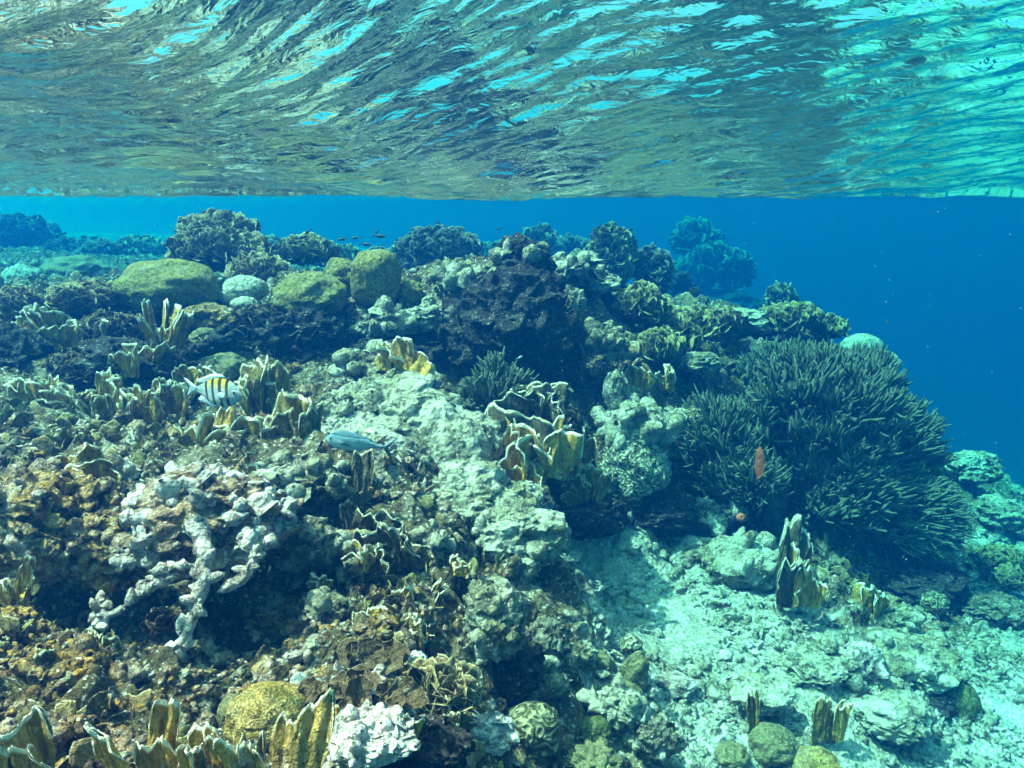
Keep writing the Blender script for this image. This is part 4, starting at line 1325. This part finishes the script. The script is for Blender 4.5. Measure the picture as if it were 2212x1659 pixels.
# ---- fire corals: foot pixel, width, height, depth, blades
FG = 'fire corals'
for a, k in [
    (('tall mustard fire coral wall in the bottom left corner', 66, 1700, 190, 215, .94, 3), dict(spread=.15)),
    (('mustard fire coral of broad blades left of the orange one at the bottom', 332, 1700, 110, 205, .95, 3), dict(spread=.18)),
    (('narrow orange yellow fire coral between two broader ones at the bottom', 424, 1700, 60, 200, .95, 2), dict(spread=.3)),
    (('orange yellow fire coral with drooping blades below the mustard mound', 505, 1700, 95, 165, .95, 3), dict(spread=.25)),
    (('olive fire coral with pale rims in front of the mustard mound', 612, 1705, 125, 178, .95, 3, 'fire_dull'), dict(spread=.2)),
    (('stubby pale tipped fire coral left of the broad bladed one', 195, 1690, 60, 90, 1.0, 3), dict()),
    (('pale rimmed fire coral upon the bright bleached rock', 850, 1590, 75, 75, 1.12, 4), dict()),
    (('slender pale fire coral finger before the brown cup plates', 737, 1570, 14, 65, 1.1, 1), dict()),
    (('dark green fire coral under the bleached rock at the bottom', 905, 1690, 150, 95, 1.2, 4, 'fire_dull'), dict()),
    (('bright yellow fire coral blades on the left slope', 248, 868, 60, 55, 2.4, 4), dict()),
    (('olive fire coral stack left of the bright yellow blades', 165, 910, 80, 85, 2.35, 6, 'fire_dull'), dict()),
    (('olive fire coral stack below the bright yellow blades', 245, 940, 70, 70, 2.25, 5, 'fire_dull'), dict()),
    (('tan fire coral below the olive dome slope, above the fish tail', 355, 770, 40, 90, 2.6, 6), dict()),
    (('yellow fire coral cluster behind the tail of the banded fish', 370, 880, 60, 60, 2.4, 6), dict()),
    (('flat topped olive fire coral at the left edge', 60, 985, 90, 55, 2.1, 4, 'fire_dull'), dict()),
    (('small yellow fire coral at the left edge of the slope', 22, 925, 50, 45, 2.2, 3), dict()),
    (('yellow fire coral tuft on the upper left slope', 212, 735, 60, 46, 2.7, 4), dict()),
    (('bright tipped fire coral low on the left wall', 132, 745, 40, 40, 2.6, 2), dict()),
    (('pale rimmed fire coral left of the group under the banded fish', 348, 1030, 75, 85, 1.98, 4), dict()),
    (('tall pale rimmed fire coral blades just under the banded fish', 465, 1000, 100, 100, 2.0, 5), dict(spread=.4)),
    (('squat golden fire coral in front of the tall pale rimmed blades', 480, 1015, 90, 62, 1.93, 3), dict(spread=.3)),
    (('olive fire coral with white rims between the two fish', 625, 990, 100, 105, 2.05, 5, 'fire_dull'), dict(spread=.4)),
    (('pointed olive fire coral right of the nose of the banded fish', 578, 880, 90, 80, 2.3, 6, 'fire_dull'), dict()),
    (('golden fire coral tuft perched on the pale central slope', 862, 795, 70, 56, 2.5, 6), dict()),
    (('broad dark fire coral plate with a thin pale rim in the centre', 1085, 1000, 135, 105, 2.4, 2, 'fire_dark'), dict(spread=.15)),
    (('golden brown fire coral cluster under the broad dark plate', 1150, 1025, 100, 85, 2.32, 6), dict()),
    (('pale rimmed crinkled fire coral above the broad dark plate', 1165, 900, 120, 60, 2.5, 6, 'fire_dark'), dict()),
    (('yellow fire coral below the broad plate at the edge of the shade', 1118, 1055, 70, 46, 2.3, 4), dict()),
    (('dull yellow fire coral in the shade right of the broad plate', 1262, 1070, 60, 60, 2.6, 5, 'fire_dull'), dict()),
    (('yellow square fire coral on the reef right of the pinnacle', 1385, 830, 48, 44, 3.05, 2), dict(spread=.2)),
    (('small upright yellow fire coral right of the square one', 1440, 835, 32, 50, 3.1, 3), dict()),
    (('single dark fire coral plate below the silver fish', 780, 1055, 56, 80, 1.82, 1, 'fire_dark'), dict(spread=.1)),
    (('dark fire coral wall with pale rims left of the rock column', 860, 1215, 110, 100, 1.72, 4, 'fire_dark'), dict(spread=.3)),
    (('dark fire coral plates above the low grey rock', 800, 1160, 90, 75, 1.8, 3, 'fire_dark'), dict(spread=.3)),
    (('tan fire coral below the dark plates on the grey rock', 795, 1215, 80, 60, 1.68, 4), dict()),
    (('taller of two pale yellow fire coral fans in the lower centre', 858, 1325, 58, 84, 1.58, 2), dict(spread=.2)),
    (('shorter of two pale yellow fire coral fans in the lower centre', 812, 1365, 50, 66, 1.53, 2), dict(spread=.2)),
    (('small yellow fire coral on the tip of the thin rock column', 995, 1230, 34, 34, 1.66, 3), dict()),
    (('clustered dull fire coral spikes under the taller pale fan', 880, 1400, 70, 90, 1.52, 8, 'fire_dull'), dict()),
    (('pale spiky fire coral right of the taller pale fan', 915, 1330, 40, 90, 1.62, 4, 'fire_dull'), dict()),
    (('pale thin fire coral fingers beside the bright bleached rock', 960, 1590, 60, 90, 1.3, 5, 'fire_dull'), dict()),
    (('small golden fire coral on the greenish grey boulder', 1040, 1120, 50, 34, 2.05, 4), dict()),
    (('tall ragged fire coral slab standing on the sand before sea rods', 1702, 1292, 88, 185, 2.6, 3, 'fire_dark'), dict(spread=.25, th=.012, lobes=3)),
    (('golden brown fire coral growing on the ragged tall slab', 1732, 1292, 46, 84, 2.55, 4), dict()),
    (('small yellow fan left of two beyond the pitted round rock', 1846, 1310, 30, 38, 2.72, 1), dict()),
    (('yellow fan beside the smaller one beyond the pitted round rock', 1882, 1330, 42, 58, 2.68, 2), dict()),
    (('forked pale fire coral blade on the rubble at lower right', 1778, 1590, 42, 95, 2.08, 3, 'fire_dull'), dict(spread=.3)),
    (('single yellow leaf shaped fire coral at lower right', 1812, 1595, 34, 56, 2.05, 1), dict(spread=.1)),
    (('thin upright fire coral stalk behind the greenish round coral', 1630, 1575, 20, 80, 2.05, 2, 'fire_dull'), dict()),
    (('orange brown fire coral upon the orange topped rock', 170, 1030, 130, 60, 1.66, 7), dict()),
    (('drooping yellow fire coral at the left edge by the heap', 30, 1290, 50, 110, 1.4, 4), dict()),
    (('tan fire coral in the hollow under the bleached heap', 215, 1450, 60, 100, 1.28, 4, 'fire_dull'), dict()),
    (('pale pointed fire coral by the low rock in the bottom left', 110, 1480, 80, 90, 1.2, 4, 'fire_dull'), dict()),
    (('golden fire coral fan at the foot of the olive leafy bank', 300, 905, 60, 60, 2.3, 4), dict()),
    (('mustard fire coral clump between the left edge and yellow stacks', 105, 900, 70, 70, 2.3, 5), dict()),
    (('mustard fire coral clump under the tan leafy coral tuft', 90, 740, 70, 60, 2.7, 5), dict()),
    (('mustard fire coral bunch low on the dark left wall', 300, 800, 70, 60, 2.5, 5), dict()),
    (('mustard fire coral bunch in front of the dark green dome', 430, 840, 60, 44, 2.55, 4), dict()),
    (('olive fire coral fan left of the tall pale rimmed blades', 405, 1010, 60, 70, 2.02, 3, 'fire_dull'), dict()),
    (('golden fire coral crest along the upper edge of the heap', 330, 1050, 100, 40, 1.8, 5), dict()),
    (('golden blades on the pitted lump behind the heap', 560, 1035, 70, 44, 1.85, 4), dict()),
    (('mustard fire coral beside the pale boulder rim in the centre', 1195, 1010, 80, 70, 2.45, 5), dict()),
    (('dull fire coral bunch left of the maze patterned brain coral', 1230, 980, 70, 70, 2.6, 5, 'fire_dull'), dict()),
    (('golden fire coral crust over the rocks below the pinnacle', 1140, 955, 60, 46, 2.45, 4), dict()),
    (('small ochre fire coral above the mustard mound in shade', 690, 1260, 40, 36, 1.6, 3), dict()),
]:
    fire_coral(*a, group=FG, **k)

# ---- dead branches hanging from the heap
DB = 'bleached dead branches on the heap'


def dead_branch(label, pts, r0, r1, group=DB, forks=()):
    t0 = thing('dead_branch', label, 'dead branch', at(*pts[0]), 0, group)
    o_ = at(*pts[0])
    A = Acc()
    P = np.array([at(*p) for p in pts]) - o_
    s = np.linspace(0, 1, len(P))
    q = np.linspace(0, 1, 34)
    Q = np.stack([np.interp(q, s, P[:, i]) for i in range(3)], 1)
    Q[1:-1] = (Q[:-2] + Q[1:-1] * 2 + Q[2:]) / 4
    Q += np.stack([perlin(Q * 38 + i * 9, 3) for i in range(3)], 1) * .007
    rad = (r0 + (r1 - r0) * q) * (1 + .35 * perlin(Q * 60, 5)) * np.where(q > .96, .4, 1)
    tube(A, Q, rad, 10)
    obj('stem', A.mesh('stem'), M['rock_white'], t0)
    for _ in range(int(10 + 14 * len(pts) / 6)):
        i = rng.integers(2, 31)
        d = rng.normal(size=3)
        A2 = Acc()
        L = rng.uniform(.012, .028)
        stub(A2, Q[i], d, L + rad[i] * .6, L * .42)
        obj('stub', A2.mesh('stub'), M['rock_white'], t0)


dead_branch('long white dead branch drooping down across the dark hollow', [(425, 1120, 1.36), (440, 1190, 1.335), (438, 1260, 1.315), (412, 1330, 1.30), (390, 1395, 1.29), (358, 1470, 1.28)], .019, .006)
dead_branch('white dead branch slanting down left near the middle of the heap', [(405, 1215, 1.38), (352, 1250, 1.36), (320, 1272, 1.34), (264, 1312, 1.33)], .011, .006)
dead_branch('thin pale dead branch slanting left in the upper heap', [(350, 1150, 1.42), (300, 1185, 1.38), (255, 1235, 1.36)], .012, .006)
dead_branch('short white hooked dead branch at the right side of the heap', [(520, 1160, 1.40), (550, 1190, 1.36), (540, 1235, 1.34), (516, 1265, 1.33)], .010, .006)
dead_branch('yellowish dead stub dangling in the hollow left of the long branch', [(222, 1290, 1.34), (224, 1330, 1.32), (216, 1358, 1.31)], .011, .008)

# ---- sea rods
for a, k in [
    (('main sea rod bush, largest and tallest of the thicket', (1770, 1140), (1760, 910), 190, 150, 175, 3.3), dict(fingers=900, lean=(-.15, 0, 1))),
    (('bushy sea rod on the upper right shoulder of the thicket', (1800, 1080), (1870, 850), 85, 90, 110, 3.6), dict(fingers=330, lean=(.4, 0, 1))),
    (('sea rod on the left side of the thicket over the brain coral', (1640, 1090), (1540, 960), 100, 100, 115, 3.2), dict(fingers=380, lean=(-.35, 0, 1))),
    (('sea rod leaning right against blue water below the shoulder', (1830, 1130), (1960, 985), 85, 100, 130, 3.45), dict(fingers=420, lean=(.7, -.2, .8))),
    (('low sea rod sweeping right at the thicket foot', (1850, 1160), (1975, 1120), 110, 100, 100, 3.3), dict(fingers=420, lean=(1, -.3, .25))),
    (('sea rod in the lower middle of the thicket, mostly in shade', (1780, 1190), (1840, 1060), 110, 90, 100, 3.2), dict(fingers=380, lean=(.4, -.3, .8))),
    (('sea rod behind the top of the main bush with pale fingers', (1740, 1000), (1690, 800), 90, 80, 70, 3.6), dict(fingers=300, lean=(-.1, 0, 1))),
    (('low sea rod drooping at the lower left of the thicket', (1680, 1120), (1600, 1030), 90, 80, 70, 3.1), dict(fingers=260, lean=(-.3, -.3, .8))),
    (('small upright sea rod in front of the dark pinnacle face', (1085, 900), (1072, 805), 26, 25, 45, 2.6), dict(fingers=60, lean=(0, 0, 1), flen=.07)),
    (('spreading grey sea rod left of the broad dark plate', (1075, 915), (1040, 850), 50, 40, 42, 2.55), dict(fingers=110, lean=(-.3, 0, 1), flen=.07)),
    (('spreading grey sea rod right above the broad dark plate', (1090, 915), (1110, 838), 46, 40, 46, 2.6), dict(fingers=110, lean=(.25, 0, 1), flen=.07)),
]:
    sea_rod(*a, group='sea rods', **k)

# ---- orange backscatter streak, built as a translucent strand close to the lens
M['drift'] = plain_mat('orange_streak', (.36, .15, .10), .7, .1)
M['drift'].node_tree.nodes['Principled BSDF'].inputs['Alpha'].default_value = .3
A = Acc()
P_ = np.stack([.0012 * np.sin(np.linspace(0, 4, 12)), np.zeros(12), np.linspace(-.027, .027, 12)], 1)
tube(A, P_, np.array([.1, .55, .8, .95, 1, 1.05, 1, .95, .9, .8, .55, .1]) * .0072, 12)
tag(obj('streak_strand', A.mesh('streak_strand'), M['drift'], None, at(1640, 1000, 1.15)), 'orange backscatter streak built as a strand in front of the sea rods', 'debris')

# ---- sponges
sp, st_ = place(1600, 1118, 2.95)
S_, F_ = QS[24]
V_ = S_ * np.array([1, .9, 1.0])
d_ = np.linalg.norm(S_ - np.array([0, -.92, .39]), axis=1)
V_ = V_ * (1 - .45 * np.exp(-(d_ / .28) ** 2))[:, None] * (1 + .05 * perlin(S_ * 4, 2))[:, None] * .018
M['red'] = plain_mat('red_sponge', (.50, .12, .07), .8, .1)
tag(obj('ball_sponge', new_mesh('ball_sponge', V_, F_), M['red'], None, sp), 'small red ball sponge with a hole under the sea rods', 'sponge')

# ---- rubble, nubs and turf
scatter('coral_rubble', 'broken pale coral rubble covering the sand on the right', 6500, 'rubble', .5, 1.2, .005, .017, .55, 1.2, 5.2)
scatter('bleached_rubble', 'white broken coral sticks strewn on the sand', 2600, 'rock_white', .5, 2, .005, .014, .75, 1.2, 5.2)
scatter('coral_growth', 'grey nubs of dead coral crusting the reef', 2600, 'rock_heap', -1, .5, .005, .018, .25, .6, 2.7)
scatter('pale_growth', 'pale knobs of limestone crusting the reef', 1000, 'rock_pale', -1, .6, .004, .014, .3, .6, 5.5)
scatter('turf_growth', 'brown turf knobs on the left of the reef', 1600, 'rock_warm', -1, .12, .005, .017, .3, .6, 3.2)


def turf(name, label, n, mat, sand_hi, size, ymax):
    u = rng.uniform(size=n * 3)
    y = .65 * (ymax / .65) ** u
    x = rng.uniform(-1, 1, n * 3) * (.35 + y * .78)
    h, s = height(x, y)
    hy = height(x, y + .04)[0]
    ok = ((hy - h) / .04 < .8) & (s < sand_hi) & (perlin(np.stack([x, y, h], 1) * 2.2, 88) > .0)
    x, y, h = x[ok][:n], y[ok][:n], h[ok][:n]
    A = Acc()
    for i in range(len(x)):
        d = np.array([rng.normal() * .5, rng.normal() * .5 - .15, 1])
        leaf_acc(A, np.array([x[i], y[i], h[i] + .004]), d / np.linalg.norm(d), size * rng.uniform(.5, 1.3) * (.5 + .28 * y[i]), rng, rng.uniform(.2, .8))
    tag(obj(name, A.mesh(name), M[mat]), label, 'growth', None, 'stuff')


turf('leafy_turf', 'small tan leafy growth between the corals', 550, 'lettuce', .3, .032, 5.0)
turf('olive_turf', 'small olive leafy growth between the corals', 450, 'lettuce_green', .25, .028, 4.5)

# ---- fish
deep_top = [(0, .06), (.10, .115), (.30, .255), (.52, .30), (.70, .28), (.84, .20), (.94, .10), (1, .015)]
deep_bot = [(0, .06), (.10, .10), (.30, .24), (.52, .285), (.70, .265), (.84, .19), (.94, .095), (1, .02)]
jack_top = [(0, .018), (.15, .06), (.4, .165), (.65, .205), (.82, .17), (.93, .10), (1, .012)]
jack_bot = [(0, .018), (.15, .055), (.4, .155), (.65, .185), (.82, .155), (.93, .09), (1, .015)]
slim_top = [(0, .04), (.3, .12), (.6, .16), (.85, .11), (1, .01)]
p = at(475, 848, 1.75)
fish('banded_fish', 'white fish with black bars and yellow back swimming right', 'fish', p, 112 / 1600 * 1.75, deep_top, deep_bot, (M['banded'], M['fin_pale']), (0, R(4), R(-15)), .2, 'full')
p = at(763, 956, 1.95)
fish('silver_fish', 'slender silver blue fish with a forked tail swimming left', 'fish', p, 120 / 1600 * 1.95, jack_top, jack_bot, (M['jack'], M['fin_blue']), (0, R(-12), R(190)), .13, 'jack')
SF = 'dark fish above the reef crest'
for lab, px_, py_, L_, t_, yaw, pit in [
    ('dark fish angled steeply, upper of a crossing pair on the left', 664, 502, 26, 3.6, 160, 35),
    ('dark fish, lower of the crossing pair on the left', 655, 512, 28, 3.6, 10, -12),
    ('dark slim fish just right of the crossing pair', 738, 517, 26, 3.7, 180, 6),
    ('dark slim fish second right of the crossing pair', 766, 514, 24, 3.8, 180, 8),
    ('dark fish with raised tail left of the wide dark leafy coral', 822, 510, 34, 3.6, 0, 4),
    ('small fish swimming upward over the raised tail fish', 814, 501, 16, 3.7, 20, -50),
    ('greenish fish just above the yellowish saddle coral', 792, 528, 30, 3.5, 0, 8),
    ('tiny dark fish high above the wide dark leafy coral', 946, 481, 17, 4.3, 0, 4),
    ('tiny dark fish high between the wide coral and pinnacle', 1076, 494, 17, 4.3, 180, 6),
    ('dark oval fish beside the pinnacle summit', 1167, 533, 40, 3.0, 180, -14),
    ('dark round fish over the right hand ridge', 1664, 647, 26, 3.9, 20, -10),
    ('tiny dark fish alone in the blue water on the right', 1916, 697, 22, 3.8, 75, -55),
    ('tiny dark fish by the lower pale dome at the reef end', 1931, 777, 20, 3.9, 10, 70),
    ('tiny dark fish resting over the squarish boulder coral', 822, 560, 18, 2.75, 40, -40),
]:
    fish('reef_fish', lab, 'fish', at(px_, py_, t_), L_ / 1600 * t_ * .72, slim_top, slim_top, (M['fish_dark'], M['fish_dark']), (0, R(pit), R(yaw)), .2, 'slim', SF)
fish('reef_fish', 'tiny pale fish in front of the dark pinnacle face', 'fish', at(1123, 772, 2.7), 18 / 1600 * 2.7 * .75, slim_top, slim_top, (M['fin_pale'], M['fin_pale']), (0, R(-25), R(20)), .2, 'slim')

# ---- drifting specks in the water
A = Acc()
S_, F_ = quadsphere(3)
for _ in range(600):
    y_ = rng.uniform(1.2, 4.2)
    q_ = np.array([rng.uniform(-1, 1) * y_ * .75, y_, rng.uniform(-.5, .06) * y_])
    A.add(S_ * rng.uniform(.0004, .0009) * (.4 + .3 * y_) + q_, F_)
M['speck'] = plain_mat('plankton_speck', (.75, .75, .7), .8, .1)
tag(obj('plankton', A.mesh('plankton'), M['speck']), 'tiny pale specks drifting in the water', 'plankton', None, 'stuff')
